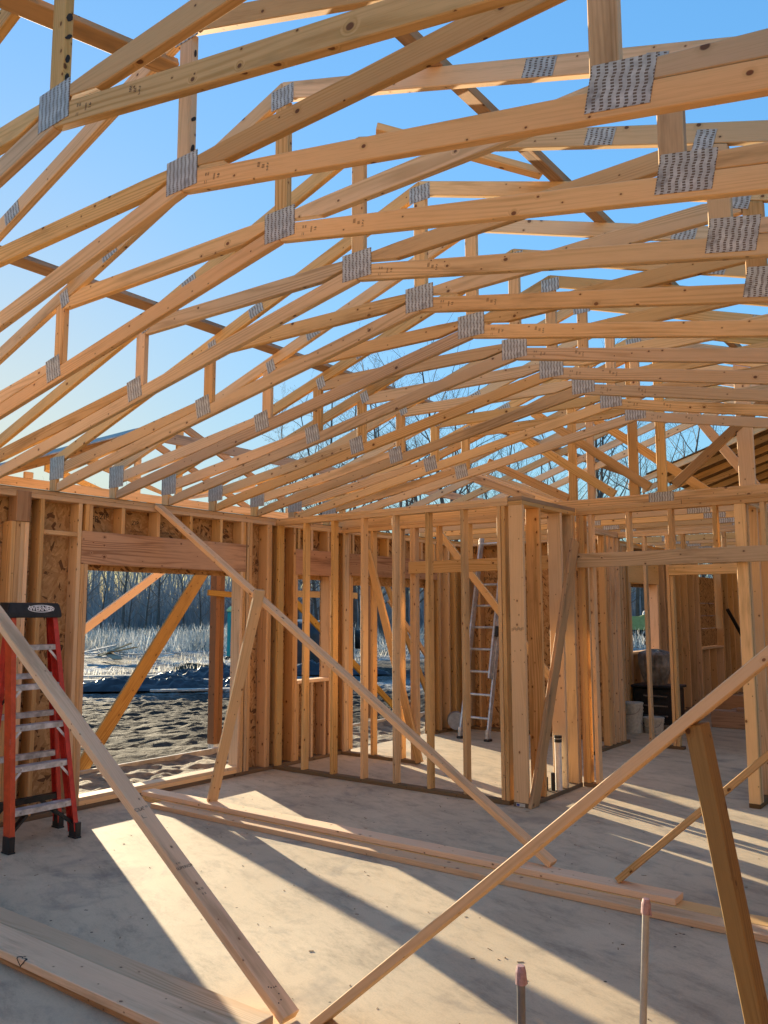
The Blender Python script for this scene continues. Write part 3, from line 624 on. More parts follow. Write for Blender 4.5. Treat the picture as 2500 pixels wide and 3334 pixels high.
W10 = thing('exterior_wall', 'unseen sheathed wall added on the right hand side for warm bounce light', 'wall', (7.8, -3, 0))  # out of view, added so it bounces warm light onto the foreground
y_wall(W10, 7.732, .14, [S(-9.0 + .61 * i) for i in range(17)], [(-9.2, 1.16, .0005, ZP, 'bottom_plate', 'sill'), (-9.2, 1.16, Z1, Z2, 'top_plate', 'stud'), (-9.2, 1.16, Z2 + .0005, Z3, 'top_plate', 'stud')])
for k in range(8): bx('sheathing_panel', 7.8735, 7.885, -9.2 + k * 1.3, -7.902 + k * 1.3, -.05, 2.75, 'osb', W10, 0)
W11 = thing('exterior_wall', 'unseen sheathed wall added behind the viewer to block sky light and bounce warm light', 'wall', (3.8, -9.2, 0))  # out of view, added to block blue sky light and bounce warm light
x_wall(W11, -9.36, .14, [S(.1 + .61 * i) for i in range(13)], [(-.14, 7.73, .0005, ZP, 'bottom_plate', 'sill'), (-.14, 7.73, Z1, Z2, 'top_plate', 'stud'), (-.14, 7.73, Z2 + .0005, Z3, 'top_plate', 'stud')])
for k in range(6): bx('sheathing_panel', -.15 + k * 1.32, 1.168 + k * 1.32, -9.373, -9.3615, -.05, 2.75, 'osb', W11, 0)
def debris():
    bm = bmesh.new(); g = random.Random(4)
    for k in range(230):
        x, y = g.uniform(.2, 6.4), g.uniform(-4.6, .6); a = g.uniform(0, 3.14); l = g.choice((.003, .004, .006, .012)) * g.uniform(.7, 1.5); w_ = g.uniform(.0012, .003); d = V((math.cos(a), math.sin(a), 0)); e = V((-d.y, d.x, 0)); p = V((x, y, .0008)); h = V((0, 0, g.uniform(.001, .003)))
        q = [p - d * l - e * w_, p + d * l - e * w_, p + d * l + e * w_, p - d * l + e * w_]; v = [bm.verts.new(c) for c in q] + [bm.verts.new(c + h) for c in q]
        for f in ((3, 2, 1, 0), (4, 5, 6, 7), (0, 1, 5, 4), (1, 2, 6, 5), (2, 3, 7, 6), (3, 0, 4, 7)): bm.faces.new([v[i] for i in f])
    o = finish('wood_chips', bm, 'sill'); kind(tag(o, 'scattered chips and crumbs on the slab', 'debris'), 'stuff')
debris()

# ------------------------------------------------------------------ braces and loose lumber
lone(board('wall_brace', [(0.01, -4.095, 2.70), (4.06, -4.095, 0.002), (4.06, -4.003, 0.002), (0.01, -4.003, 2.70)], (.024, 0, .036), (4.05, 0, -2.70), 'bright'), 'wide pale brace crossing in front of the red ladder down to the slab', 'brace')
lone(board('wall_brace', [(4.137, -4.003, .002), (7.15, -4.003, 2.581), (7.15, -3.914, 2.581), (4.137, -3.914, .002)], (.0247, 0, -.0289), (3.013, 0, 2.579), 'bright'), 'brace rising from the bottom of the picture to the right edge', 'brace')
lone(board('wall_brace', [(0.01, -1.70, 2.72), (4.12, -1.70, .078), (4.12, -1.608, .078), (0.01, -1.608, 2.72)], (.021, 0, .033), (4.11, 0, -2.64), 'bright'), 'long brace from the top of the sheathed wall to the boards on the slab', 'brace')
lone(board('wall_brace', [(4.60, -1.735, .079), (7.0, -1.735, 2.30), (7.0, -1.645, 2.30), (4.60, -1.645, .079)], (-.026, 0, .028), (2.4, 0, 2.22), 'pine'), 'thin brace rising to the right edge from the loose boards', 'brace')
lone(beam('brace_kicker', (.93, -1.70, .078), (1.512, -1.735, 1.90), (0.5, 1, 0), .089, T, 'bright'), 'short upright kicker propping the long brace near the framed opening', 'brace')
lone(beam('brace_stake', (5.99, -3.94, .001), (5.768, -3.935, 1.346), (0, 1, 0), .095, .055, 'treated'), 'grooved olive treated stake under the rising brace at lower right', 'stake')
lone(board('leaning_board', [(3.111, -.02, .003), (3.111, .13, .003), (3.111, 1.16, 2.40), (3.111, 1.02, 2.45)], (.036, 0, 0), (0, 1.04, 2.42), 'old'), 'weathered grey board leaning along the short wall beside the white pipe', 'board')
lone(beam('leaning_board', (1.17, 1.140, .03), (.43, 1.140, 2.45), (1, 0, .3), .092, T, 'stud'), 'diagonal board on the second partition, behind the open studs', 'board')
lone(beam('diagonal_brace', (.30, 2.55, 3.05), (2.35, 2.55, .65), (1, 0, 1), .092, T, 'pine'), 'yellow diagonal brace across the far room in front of the aluminium ladder', 'brace')
G = 'loose boards lying on the slab'
lone(bx('loose_board', .42, 6.1, -1.955, -1.822, .001, .039, 'bright'), 'nearer long board flat on the slab under the ends of two braces', 'board', G)
lone(bx('loose_board', .10, 6.1, -1.815, -1.67, .001, .039, 'pine'), 'longer under board flat on the slab, beneath the top one', 'board', G)
lone(bx('loose_board', .08, 4.96, -1.80, -1.655, .040, .079, 'bright'), 'upper board of the pair on the slab, its cut end showing at right', 'board', G)
lone(bx('loose_board', .9, 4.03, -4.245, -4.105, .001, .039, 'pine'), 'reddish board on the slab at lower left, ending at the brace foot', 'board', G)
lone(bx('loose_board', .9, 4.25, -4.485, -4.30, .040, .078, 'bright'), 'widest pale board at lower left with knots and a drawn heart', 'board', G)
hp = bpy.data.objects['loose_board.004']
lone(bx('loose_board', .9, 4.2, -4.462, -4.33, .001, .039, 'old'), 'dark weathered plank under the widest board at lower left', 'board', G)
def heart():
    cu = bmesh.new(); pts = []
    for i in range(32):
        t = 2 * math.pi * i / 32; pts.append((16 * math.sin(t) ** 3, 13 * math.cos(t) - 5 * math.cos(2 * t) - 2 * math.cos(3 * t) - math.cos(4 * t)))
    # the heart bends over the front edge: upper lobes on top, tip on the edge
    def put(x, y):
        s = .0022; X = 2.735 + x * s * 1.1
        return V((X, -4.4862 + max(0, y - 2) * s * 1.0, .0785)) if y > 2 else V((X, -4.4862, .0778 + (y - 2) * s * .95))
    inner = [(x * .72, y * .72 - .3) for x, y in pts]
    for i in range(32):
        j = (i + 1) % 32; cu.faces.new([cu.verts.new(put(*p)) for p in (pts[i], pts[j], inner[j], inner[i])])
    bmesh.ops.remove_doubles(cu, verts=cu.verts[:], dist=.0003)
    finish('heart_drawing', cu, 'ink', hp)
heart()
b1 = bpy.data.objects['wall_brace']
bd = V((4.05, 0, -2.70)).normalized(); bn = V((.024, 0, .036)).normalized()
def on_brace(s, size, d, y=-4.05, sideways=True):
    p = V((.01, y, 2.70)) + bd * d + V((.024, 0, .036)) + bn * .002
    lettering('grade_stamp', s, size, p, V((0, 1, 0)) if sideways else bd, -bd if sideways else V((0, 1, 0)), 'ink', b1)
on_brace('SUPERIOR', .022, 4.02); on_brace('II III', .016, 3.99, -4.07); on_brace('CSA', .03, 3.62, -4.07); on_brace('L..', .03, 3.67, -4.07); on_brace('II  III', .018, 3.61, -4.03); on_brace('III III', .018, 4.16, -4.05); on_brace('II II', .018, 4.19, -4.05)
for k in range(7): on_brace('.', .06, 4.74 + R.uniform(-.05, .05), -4.05 + R.uniform(-.03, .03))

# ------------------------------------------------------------------ step ladder
def channel(name, p0, p1, out, depth, wid, m, parent, t=.006):
    """C-section rail: out = direction of the web side, depth along the other axis"""
    p0, p1 = V(p0), V(p1); ax = (p1 - p0).normalized(); o_ = V(out); o_ = (o_ - ax * o_.dot(ax)).normalized(); d_ = ax.cross(o_)
    prof = [(0, -depth / 2), (0, depth / 2), (-wid, depth / 2), (-wid, depth / 2 - t), (-t, depth / 2 - t), (-t, -depth / 2 + t), (-wid, -depth / 2 + t), (-wid, -depth / 2)]
    o = origin(parent); bm = bmesh.new()
    A = [bm.verts.new(p0 - o + o_ * a + d_ * b) for a, b in prof]; B = [bm.verts.new(p1 - o + o_ * a + d_ * b) for a, b in prof]; n = len(prof)
    for i in range(n): bm.faces.new((A[i], A[(i + 1) % n], B[(i + 1) % n], B[i]))
    bm.faces.new(list(reversed(A))); bm.faces.new(B); bmesh.ops.recalc_face_normals(bm, faces=bm.faces[:])
    return finish(name, bm, m, parent)
def ladder():
    t = thing('step_ladder', 'red fibreglass step ladder with black top standing against the left wall', 'ladder', (.55, -3.2, 0))
    fl = lambda s, z: V((.745 - .245 * z / 1.72, (-2.895 - .125 * z / 1.72) if s > 0 else (-3.455 + .06 * z / 1.72), z))
    rl = lambda s, z: V((.365 + .085 * z / 1.72, (-2.80 - .20 * z / 1.72) if s > 0 else (-3.46 + .09 * z / 1.72), z))
    for s in (1, -1):
        r = channel('front_rail', fl(s, .05), fl(s, 1.73), (0, s, 0), .09, .038, 'rib_lit' if s < 0 else 'rib_red', t)
        if s < 0:
            for z0, z1 in ((1.20, 1.36), (1.42, 1.55)):
                a, b = fl(s, z0), fl(s, z1); bm = bmesh.new(); q = [V((.0382, .004, 0)), V((.0382, .024, 0))]
                bm.faces.new([bm.verts.new(p - origin(t)) for p in (a + q[0], a + q[1], b + q[1], b + q[0])]); finish('sticker', bm, 'offwhite', r)
            lettering('maker_name', 'WERNER', .04, fl(s, .72) + V((.0395, .015, 0)), (-.14, .03, 1), (0, -1, 0), 'white', r, .001)
        channel('rear_rail', rl(s, .05), rl(s, 1.70), (0, s, 0), .075, .034, 'rib_red', t)
        for f, nm in ((fl, 'front_foot'), (rl, 'rear_foot')):
            o = origin(t); bm = bmesh.new(); p = f(s, 0) - o; y0 = p.y - s * .036; y1 = p.y + s * .008
            rawbox(bm, p.x - .052, p.x + .048, min(y0, y1) - .004, max(y0, y1) + .004, .0, .012)
            rawbox(bm, p.x - .046, p.x + .044, min(y0, y1), max(y0, y1), .0125, .115)
            finish(nm, bm, 'black', t)
        # black corner bracket under the lowest step
        a, b = fl(s, .09), fl(s, .23); beam('corner_bracket', a + V((-.02, -s * .02, .02)), b + V((-.02, -s * .16, .0)), (1, 0, 0), .05, .02, 'black', t, 0)
        beam('corner_bracket', rl(s, .09) + V((0, -s * .02, .02)), rl(s, .24) + V((0, -s * .15, 0)), (1, 0, 0), .05, .02, 'black', t, 0)
    for k, z in enumerate((.28, .58, .87, 1.165, 1.46)):
        a, b = fl(-1, z), fl(1, z); o = origin(t); bm = bmesh.new(); y0, y1 = a.y + .004, b.y - .004; x = a.x
        rawbox(bm, x - .048, x + .036, y0, y1, z - .003, z + .003); rawbox(bm, x + .0365, x + .0405, y0, y1, z - .036, z + .003); rawbox(bm, x - .052, x - .0485, y0, y1, z - .03, z + .003)
        for v in bm.verts: v.co -= o
        st = finish('step', bm, 'alu', t)
        for yy in (y0 + .08, y1 - .08):
            bm = bmesh.new(); tube(bm, V((x + .0405, yy, z - .017)) - o, V((x + .044, yy, z - .017)) - o, .008, seg=8); finish('rivet', bm, 'greyplank', st)
        if k: 
            for s in (-1, 1):
                p = fl(s, z); beam('step_brace', p + V((.036, -s * .006, -.12)), p + V((.036, -s * .085, -.036)), (0, 1, 0), .018, .004, 'white', t, 0)
    for k, z in enumerate((.26, .60, .92, 1.22)):
        a, b = rl(-1, z), rl(1, z); bx('rear_brace', a.x - .03, a.x + .03, a.y + .004, b.y - .004, z - .02, z + .02, 'alu' if k else 'black', t, 0)
    for s in (-1, 1): beam('spreader', fl(s, 1.10) + V((-.04, -s * .03, 0)), rl(s, 1.0) + V((0, -s * .03, 0)), (0, 0, 1), .022, .005, 'black', t, 0)
    # moulded top cap
    o = origin(t); bm = bmesh.new()
    bot = [V((.392, -3.44, 1.672)), V((.572, -3.44, 1.672)), V((.572, -2.985, 1.672)), V((.392, -2.985, 1.672))]
    mid = [V((.395, -3.437, 1.715)), V((.567, -3.437, 1.715)), V((.567, -2.988, 1.715)), V((.395, -2.988, 1.715))]
    top = [V((.405, -3.42, 1.79)), V((.553, -3.42, 1.785)), V((.553, -3.005, 1.785)), V((.405, -3.005, 1.79))]
    rows = [[bm.verts.new(p - o) for p in r] for r in (bot, mid, top)]
    for a, b in zip(rows[:-1], rows[1:]):
        for i in range(4): bm.faces.new((a[i], a[(i + 1) % 4], b[(i + 1) % 4], b[i]))
    bm.faces.new(rows[2]); bm.faces.new(list(reversed(rows[0])))
    bmesh.ops.bevel(bm, geom=[e for e in bm.edges], offset=.008, segments=2, affect='EDGES')
    cap = finish('top_cap', bm, 'black', t)
    n = V((.07, 0, .014)).normalized(); up_ = V((-.2, 0, 1)).normalized(); c = V((.5625, -3.165, 1.742))
    for rx, rz, m_, d in ((.112, .030, 'white', .0015), (.103, .0235, 'black', .0022)):
        bm = bmesh.new(); bm.faces.new([bm.verts.new(c - o + V((d, 0, 0)) + V((0, math.cos(a) * rx, 0)) + up_ * math.sin(a) * rz) for a in [2 * math.pi * i / 28 for i in range(28)]]); finish('maker_badge', bm, m_, cap)
    lettering('maker_name', 'WERNER', .050, c + V((.0036, 0, 0)), (0, 1, 0), up_, 'white', cap, .0022)
ladder()

# ------------------------------------------------------------------ aluminium extension ladder
def ext_ladder():
    t = thing('extension_ladder', 'aluminium extension ladder leaning on the far sheathed wall', 'ladder', (.7, 3.12, 0))
    L0, L1 = V((.475, 3.14, .03)), V((.415, 3.93, 2.85)); R0, R1 = V((.924, 3.10, .03)), V((.864, 3.89, 2.85)); out = V((.05, -1, .28)).normalized()
    def rails(f0, f1, off, w, nm):
        for a, b in ((L0, L1), (R0, R1)):
            p, q = a.lerp(b, f0) + out * off, a.lerp(b, f1) + out * off; s = (R0 - L0) * (w if a is L0 else -w)
            beam(nm, p + s, q + s, (L0 - R0), .026, .068, 'alu2', t, .002)
    rails(0, 1, 0, .0, 'base_rail'); rails(.27, 1.02, .075, .06, 'fly_rail')
    for k in range(9):
        f = .09 + k * .107; bm = bmesh.new(); o = origin(t); tube(bm, L0.lerp(L1, f) - o, R0.lerp(R1, f) - o, .017, seg=10); finish('rung', bm, 'alu2', t)
    for a in (L0, R0):
        bx('foot', a.x - .04, a.x + .04, a.y - .05, a.y + .05, .001, .03, 'black', t, .004); beam('foot_bracket', a + V((0, 0, .0)), a + V((0, .01, .12)), (1, 0, 0), .04, .08, 'alu', t)
    for a, b in ((L0, L1), (R0, R1)):
        p = a.lerp(b, .47) + out * .06; beam('rung_lock', p, p + (b - a).normalized() * .14, (1, 0, 0), .05, .05, 'black', t)
ext_ladder()

# ------------------------------------------------------------------ pipes
def pipe(name, base, top, r, m, label, capm=None):
    t = thing(name, label, 'pipe', base); bm = bmesh.new(); d = V(top) - V(base); tube(bm, (0, 0, 0), d, r, seg=20); o = finish('pipe_wall', bm, m, t, smooth=False)
    if capm:
        bm = bmesh.new(); ax = d.normalized(); k = 9
        tube(bm, d - ax * .046, d - ax * .012, r * 1.42, r * 1.30, 11); tube(bm, d - ax * .0121, d + ax * .006, r * 1.30, r * .95, 11)
        for i in range(2):
            a = R.uniform(0, 6.28); tube(bm, d + V((math.cos(a) * r * 1.1, math.sin(a) * r * 1.1, -.03)), d + V((math.cos(a) * r * 1.6, math.sin(a) * r * 1.6, -.048)), r * .35, r * .1, 5)
        finish('tape_wrap', bm, capm, t)
    return t
p1 = V((5.3682, -4.4331, .6528)); pipe('conduit', (5.365, -4.438, -.0), p1, .0125, 'shadepipe', 'shorter grey conduit stub with pink tape at the bottom of the picture', 'pinktape')
p2 = V((5.4947, -3.7126, .6798)); pipe('conduit', (5.445, -3.70, -.0), p2, .0125, 'greypipe', 'taller grey conduit stub with pink tape beside the stake', 'pinktape')
t = pipe('drain_pipe', (3.07, .70, .039), (3.07, .70, .54), .032, 'pvc', 'white plastic drain pipe standing in the short wall')
for z, r, h in ((.47, .037, .03), (.508, .038, .024)):
    bm = bmesh.new(); tube(bm, (0, 0, z - .03), (0, 0, z - .03 + h), r, seg=20); finish('coupling', bm, 'black', t)
pipe('pipe_stub', (2.985, .61, .04), (2.985, .61, .16), .016, 'black', 'thin black pipe stub left of the white drain pipe')
pipe('pipe_stub', (3.035, .645, .04), (3.035, .645, .20), .02, 'black', 'thick black pipe stub at the foot of the white drain pipe')
bm = bmesh.new(); tube(bm, (0, 0, 0), (.10, -.14, 0), .122, seg=28); tube(bm, (.101, -.142, 0), (.103, -.1445, 0), .03, seg=14)
tag(finish('gasket_roll', bm, 'foil', None, (.06, 3.68, .1625)), 'blue grey roll of foam lying in the far corner on the floor plate', 'roll')

# ------------------------------------------------------------------ porch outside the opening
def porch_post(y, label):
    t = thing('porch_post', label, 'post', (-2.09, y + .075, -.1))
    for k in range(2): bx('post_ply', -2.156, -2.03, y + k * .075, y + k * .075 + .073, -.04, 2.95, 'porchwood', t)
    bx('post_base', -2.15, -2.035, y + .01, y + .14, -.12, -.039, 'alu', t)
porch_post(.95, 'dark reddish porch post outside the large opening'); porch_post(4.25, 'second porch post, mostly hidden behind the partition studs')
PB = 'braces of the porch posts'
def flat(name, y0, z0, y1, z1, w, m, label, x=-2.095, th=.038):
    o = beam(name, (x, y0, z0), (x, y1, z1), (0, z1 - z0, -(y1 - y0)), w, th, m); return tag(o, label, 'brace', PB)
flat('porch_brace', .86, 2.42, -1.10, -.2, .18, 'treated', 'wide yellowish treated brace from the porch post to the ground', -2.07)
flat('porch_brace', .62, 2.62, -2.3, .68, .10, 'bright', 'narrow pale brace across the upper left of the large opening', -2.06)
flat('porch_brace', .78, 1.972, 1.30, 1.945, .078, 'treated', 'short level cleat nailed across the dark porch post', -2.01)
flat('porch_brace', 1.25, 2.80, 5.2, .02, .10, 'treated', 'yellow brace seen through the small window')
flat('porch_brace', 2.45, 1.985, 4.02, 1.975, .10, 'treated', 'level board seen through the small window', -2.05)
flat('porch_brace', 4.97, 1.92, 7.3, -.1, .09, 'old', 'greyer brace outside the far doorway')
flat('porch_brace', 4.46, 2.85, 6.35, -.12, .11, 'treated', 'steeper yellow brace outside the far doorway', -2.08)
tag(bx('form_board', -1.995, -1.955, -5.5, 6.2, -.30, -.075, 'greyplank'), 'long form board along the edge of the porch fill', 'board')
def porch_truss(x, label):
    t = thing('porch_truss', label, 'roof truss', (x, -.4, 2.96), 'gable trusses of the porch roof'); yc, zc, sl = -.4, 4.0, .40
    def pl(nm, pts, m='old'): board(nm, [V((x, y, z)) for y, z in pts], (.038, 0, 0), V((0, pts[1][0] - pts[0][0], pts[1][1] - pts[0][1])), m, t)
    for s in (-1, 1):
        pl('top_chord', [(yc, zc - .095), (yc + s * 2.9, zc - .095 - 2.9 * sl), (yc + s * 2.9, zc - 2.9 * sl), (yc, zc)])
        pl('web', [(yc + s * .05, 3.06), (yc + s * 1.25, zc - .1 - 1.25 * sl), (yc + s * 1.25 + s * .0, zc - .2 - 1.25 * sl), (yc + s * .15, 3.058)], 'pine')
        pl('post', [(yc + s * 1.9 - .045, 3.056), (yc + s * 1.9 + .045, 3.056), (yc + s * 1.9 + .045, zc - .1 - 1.95 * sl), (yc + s * 1.9 - .045, zc - .1 - 1.95 * sl)], 'pine')
    pl('bottom_chord', [(yc - 2.85, 2.965), (yc + 2.85, 2.965), (yc + 2.85, 3.053), (yc - 2.85, 3.053)], 'pine')
    pl('king_post', [(yc - .045, 3.056), (yc + .045, 3.056), (yc + .045, zc - .1), (yc - .045, zc - .1)], 'pine')
for x, s in ((-2.05, 'outermost porch gable truss beyond the left wall'), (-1.25, 'inner porch gable truss just beyond the left wall')): porch_truss(x, s)
tag(bx('porch_beam', -2.156, -2.03, -3.4, 4.6, 2.955 - .24, 2.9545, 'porchwood'), 'beam carried by the porch posts', 'beam') if False else None
t = thing('porch_beam', 'heavy beam carried by the two porch posts', 'beam', (-2.09, 1, 2.953)); bx('beam_ply', -2.155, -2.095, -3.4, 4.6, 2.9505, 2.9635, 'porchwood', t)
board('porch_sheathing', [(-2.1, -.42, 4.002), (-.9, -.42, 4.002), (-.9, -2.6, 3.13), (-2.1, -2.6, 3.13)], (0, -.005, .012), (1, 0, 0), 'greyplank', None, 0); tag(bpy.data.objects['porch_sheathing'], 'grey sheathing panel on the porch roof above the left wall', 'panel')
tag(beam('lateral_brace', (-.85, -1.2, 3.66), (-.85, 6.4, 3.66), (0, 0, 1), .12, T, 'old'), 'grey lateral board above the porch at the end of the rafters', 'brace')

# ------------------------------------------------------------------ things outside on the site
def tarp(name, label, cx, cy, lx, ly, h, rot, seed, z0, m='tarp', lumps=1.0, parent=None):
    """crumpled sheet: a grid pushed up by ridged noise, edges lying on the ground"""
    n = 56; bm = bmesh.new(); g = []
    c, s = math.cos(rot), math.sin(rot)
    for i in range(n):
        row = []
        for j in range(n):
            a, b = i / (n - 1) * 2 - 1, j / (n - 1) * 2 - 1
            e = 1 - max(abs(a), abs(b)) ** 3
            p = V((a * lx * 1.3 + seed, b * ly * 1.3, seed * .7))
            r = 1 - abs(mnoise.noise(p * 1.1)) * 2; r2 = 1 - abs(mnoise.noise(p * 2.7 + V((5, 1, 2)))) * 2
            z = h * max(0, e) * (.25 + .75 * max(0, mnoise.noise(p * .55 + V((3, 3, 3))) + .45)) * (.5 + .5 * r * lumps) + .13 * abs(r2) * e * lumps + .05 * abs(1 - abs(mnoise.noise(p * 5.5)) * 2) * e
            w_ = 1 + .13 * mnoise.noise(V((math.atan2(b, a) * 2, seed, 0)))
            x, y = a * lx * w_, b * ly * w_
            row.append(bm.verts.new((x * c - y * s, x * s + y * c, max(.01, z))))
        g.append(row)
    for i in range(n - 1):
        for j in range(n - 1): bm.faces.new((g[i][j], g[i + 1][j], g[i + 1][j + 1], g[i][j + 1]))
    o = finish(name, bm, m, None, (cx, cy, z0), smooth=True); return tag(o, label, 'tarp')
rot = math.atan2(2.4, 2.7)
tarp('tarp', 'crumpled dark blue tarp lying along the planks outside the large opening', -10.9, 7.05, 2.5, .75, .24, rot, 1.3, -.22)
tarp('tarp', 'second crumpled dark tarp heaped farther back behind the planks', -12.2, 10.0, 1.9, .8, .36, rot, 7.9, -.22)
tarp('tarp', 'dark tarp spilling past the far side of the porch post', -9.4, 9.0, 1.2, .7, .32, rot, 4.4, -.22)
tarp('tarp', 'low dark tarp lying in front of the covered trailer', -10.6, 13.6, 1.7, .6, .5, rot, 9.4, -.22)
PG = 'frosted planks around the tarps'
for i, (x, y, L, a, d, lab_) in enumerate(((-11.2, 6.35, 4.6, 0, 0, 'frosted plank along the near edge of the blue tarp'), (-9.3, 6.9, 2.2, .12, 0, 'shorter frosted plank poking out by the nearest tarp corner'), (-12.3, 8.2, 4.4, -.03, 0, 'frosted plank just behind the nearest tarp'), (-9.9, 8.3, 1.6, .3, 0, 'short frosted plank near the porch post'), (-14.6, 8.4, 4.2, .02, 0, 'frosted plank farther left behind the tarp'))):
    p = V((x, y, -.15)); dx = V((math.cos(rot + a), math.sin(rot + a), 0)) * L / 2
    tag(beam('plank', p - dx, p + dx, (dx.y, -dx.x, 0), .22, .05, 'greyplank'), lab_, 'plank', PG)
def scrap():
    t = thing('scrap_pile', 'low pile of frosted scrap boards in the grass', 'pile', (-21.8, 13.4, -.25))
    for k in range(11):
        a = R.uniform(0, 3.14); L = R.uniform(.5, 1.3); d = V((math.cos(a), math.sin(a), R.uniform(-.12, .25))) * L; p = V((-21.8 + R.gauss(0, .7), 13.4 + R.gauss(0, .8), -.08 + k * .035))
        beam('board', p - d, p + d, (d.y, -d.x, 0), R.uniform(.12, .35), .04, R.choice(['greyplank', 'white', 'old']), t, 0)
scrap()
def mound(name, label, x, y, r, h, m, cat):
    bm = bmesh.new(); bmesh.ops.create_icosphere(bm, subdivisions=4, radius=1)
    for v in bm.verts:
        n_ = mnoise.noise(v.co * 2 + V((x, y, 0))); v.co = V((v.co.x * r * (1 + .25 * n_), v.co.y * r * (1 + .25 * n_), max(-.1, v.co.z * h * (1 + .5 * n_))))
    return tag(finish(name, bm, m, None, (x, y, -.3), smooth=True), label, cat)
mound('dirt_mound', 'small dark hump of dirt behind the tarps', -16.5, 12.9, .8, .2, 'ground', 'mound')
mound('dirt_mound', 'low hump of dirt between the two tarps', -14.3, 10.2, .6, .14, 'ground', 'mound')

def potty():
    t = thing('portable_toilet', 'teal portable toilet with a pale green roof standing in the field', 'toilet', (-20.2, 18.6, -.3))
    o = V((-20.2, 18.6, -.3)); rx, ry = V((.70, .71, 0)), V((-.71, .70, 0))
    def P(a, b, z): return o + rx * a + ry * b + V((0, 0, z))
    board('cabin', [P(-.55, -.55, .12), P(.55, -.55, .12), P(.55, .55, .12), P(-.55, .55, .12)], (0, 0, 1.9), rx, 'teal', t, .04)
    board('skid', [P(-.6, -.6, .0), P(.6, -.6, .0), P(.6, .6, .0), P(-.6, .6, .0)], (0, 0, .118), rx, 'black', t, .02)
    board('door', [P(-.4, -.575, .2), P(.4, -.575, .2), P(.4, -.555, .2), P(-.4, -.555, .2)], (0, 0, 1.72), rx, 'teal', t, .01)
    for k in range(5): board('rib', [P(.555, -.5 + k * .22, .2), P(.575, -.5 + k * .22, .2), P(.575, -.42 + k * .22, .2), P(.555, -.42 + k * .22, .2)], (0, 0, 1.75), rx, 'teal', t, .005)
    bm = bmesh.new(); rows = []
    for a, z in ((.6, 2.022), (.6, 2.1), (.48, 2.24), (.25, 2.30)): rows.append([bm.verts.new(P(sx * a, sy * a, z) - o) for sx, sy in ((-1, -1), (1, -1), (1, 1), (-1, 1))])
    for a, b in zip(rows[:-1], rows[1:]):
        for i in range(4): bm.faces.new((a[i], a[(i + 1) % 4], b[(i + 1) % 4], b[i]))
    bm.faces.new(rows[-1]); bm.faces.new(list(reversed(rows[0]))); bmesh.ops.bevel(bm, geom=bm.edges[:], offset=.03, segments=2, affect='EDGES'); rf = finish('roof', bm, 'lime', t)
    board('roof_vent', [P(.50, -.3, 2.12), P(.62, -.3, 2.06), P(.62, -.1, 2.06), P(.50, -.1, 2.12)], (0, 0, .09), rx, 'black', rf, 0)
    bm = bmesh.new(); tube(bm, P(-.3, .4, 2.2) - o, P(-.3, .4, 2.55) - o, .05); finish('vent_pipe', bm, 'black', t)
potty()

def wheel(t, c, ax, r=.36, w_=.24, m='rubber'):
    o = origin(t); ax = V(ax).normalized(); bm = bmesh.new(); prof = [(r * .6, -w_ / 2), (r * .93, -w_ / 2), (r, -w_ * .35), (r, w_ * .35), (r * .93, w_ / 2), (r * .6, w_ / 2)]
    e1 = V((0, 0, 1)); e2 = ax.cross(e1); n = 28; rows = []
    for i in range(n):
        a = 2 * math.pi * i / n; d = e1 * math.cos(a) + e2 * math.sin(a); rows.append([bm.verts.new(V(c) - o + d * q + ax * h) for q, h in prof])
    for i in range(n):
        for k in range(len(prof)): bm.faces.new((rows[i][k], rows[(i + 1) % n][k], rows[(i + 1) % n][(k + 1) % 6], rows[i][(k + 1) % 6]))
    ty = finish('wheel', bm, m, t, smooth=True); bm = bmesh.new(); tube(bm, V(c) - o - ax * w_ * .3, V(c) - o + ax * w_ * .38, r * .6, seg=20); finish('rim', bm, 'chrome', ty); return ty
def loft(name, secs, m, parent, bev=0, smooth=False):
    o = origin(parent); bm = bmesh.new(); rows = [[bm.verts.new(V(p) - o) for p in s_] for s_ in secs]; n = len(secs[0])
    for a, b in zip(rows[:-1], rows[1:]):
        for i in range(n): bm.faces.new((a[i], a[(i + 1) % n], b[(i + 1) % n], b[i]))
    bm.faces.new(rows[0]); bm.faces.new(rows[-1]); bmesh.ops.recalc_face_normals(bm, faces=bm.faces[:])
    if bev: bmesh.ops.bevel(bm, geom=bm.edges[:], offset=bev, segments=2, affect='EDGES', clamp_overlap=True)
    return finish(name, bm, m, parent, smooth=smooth)
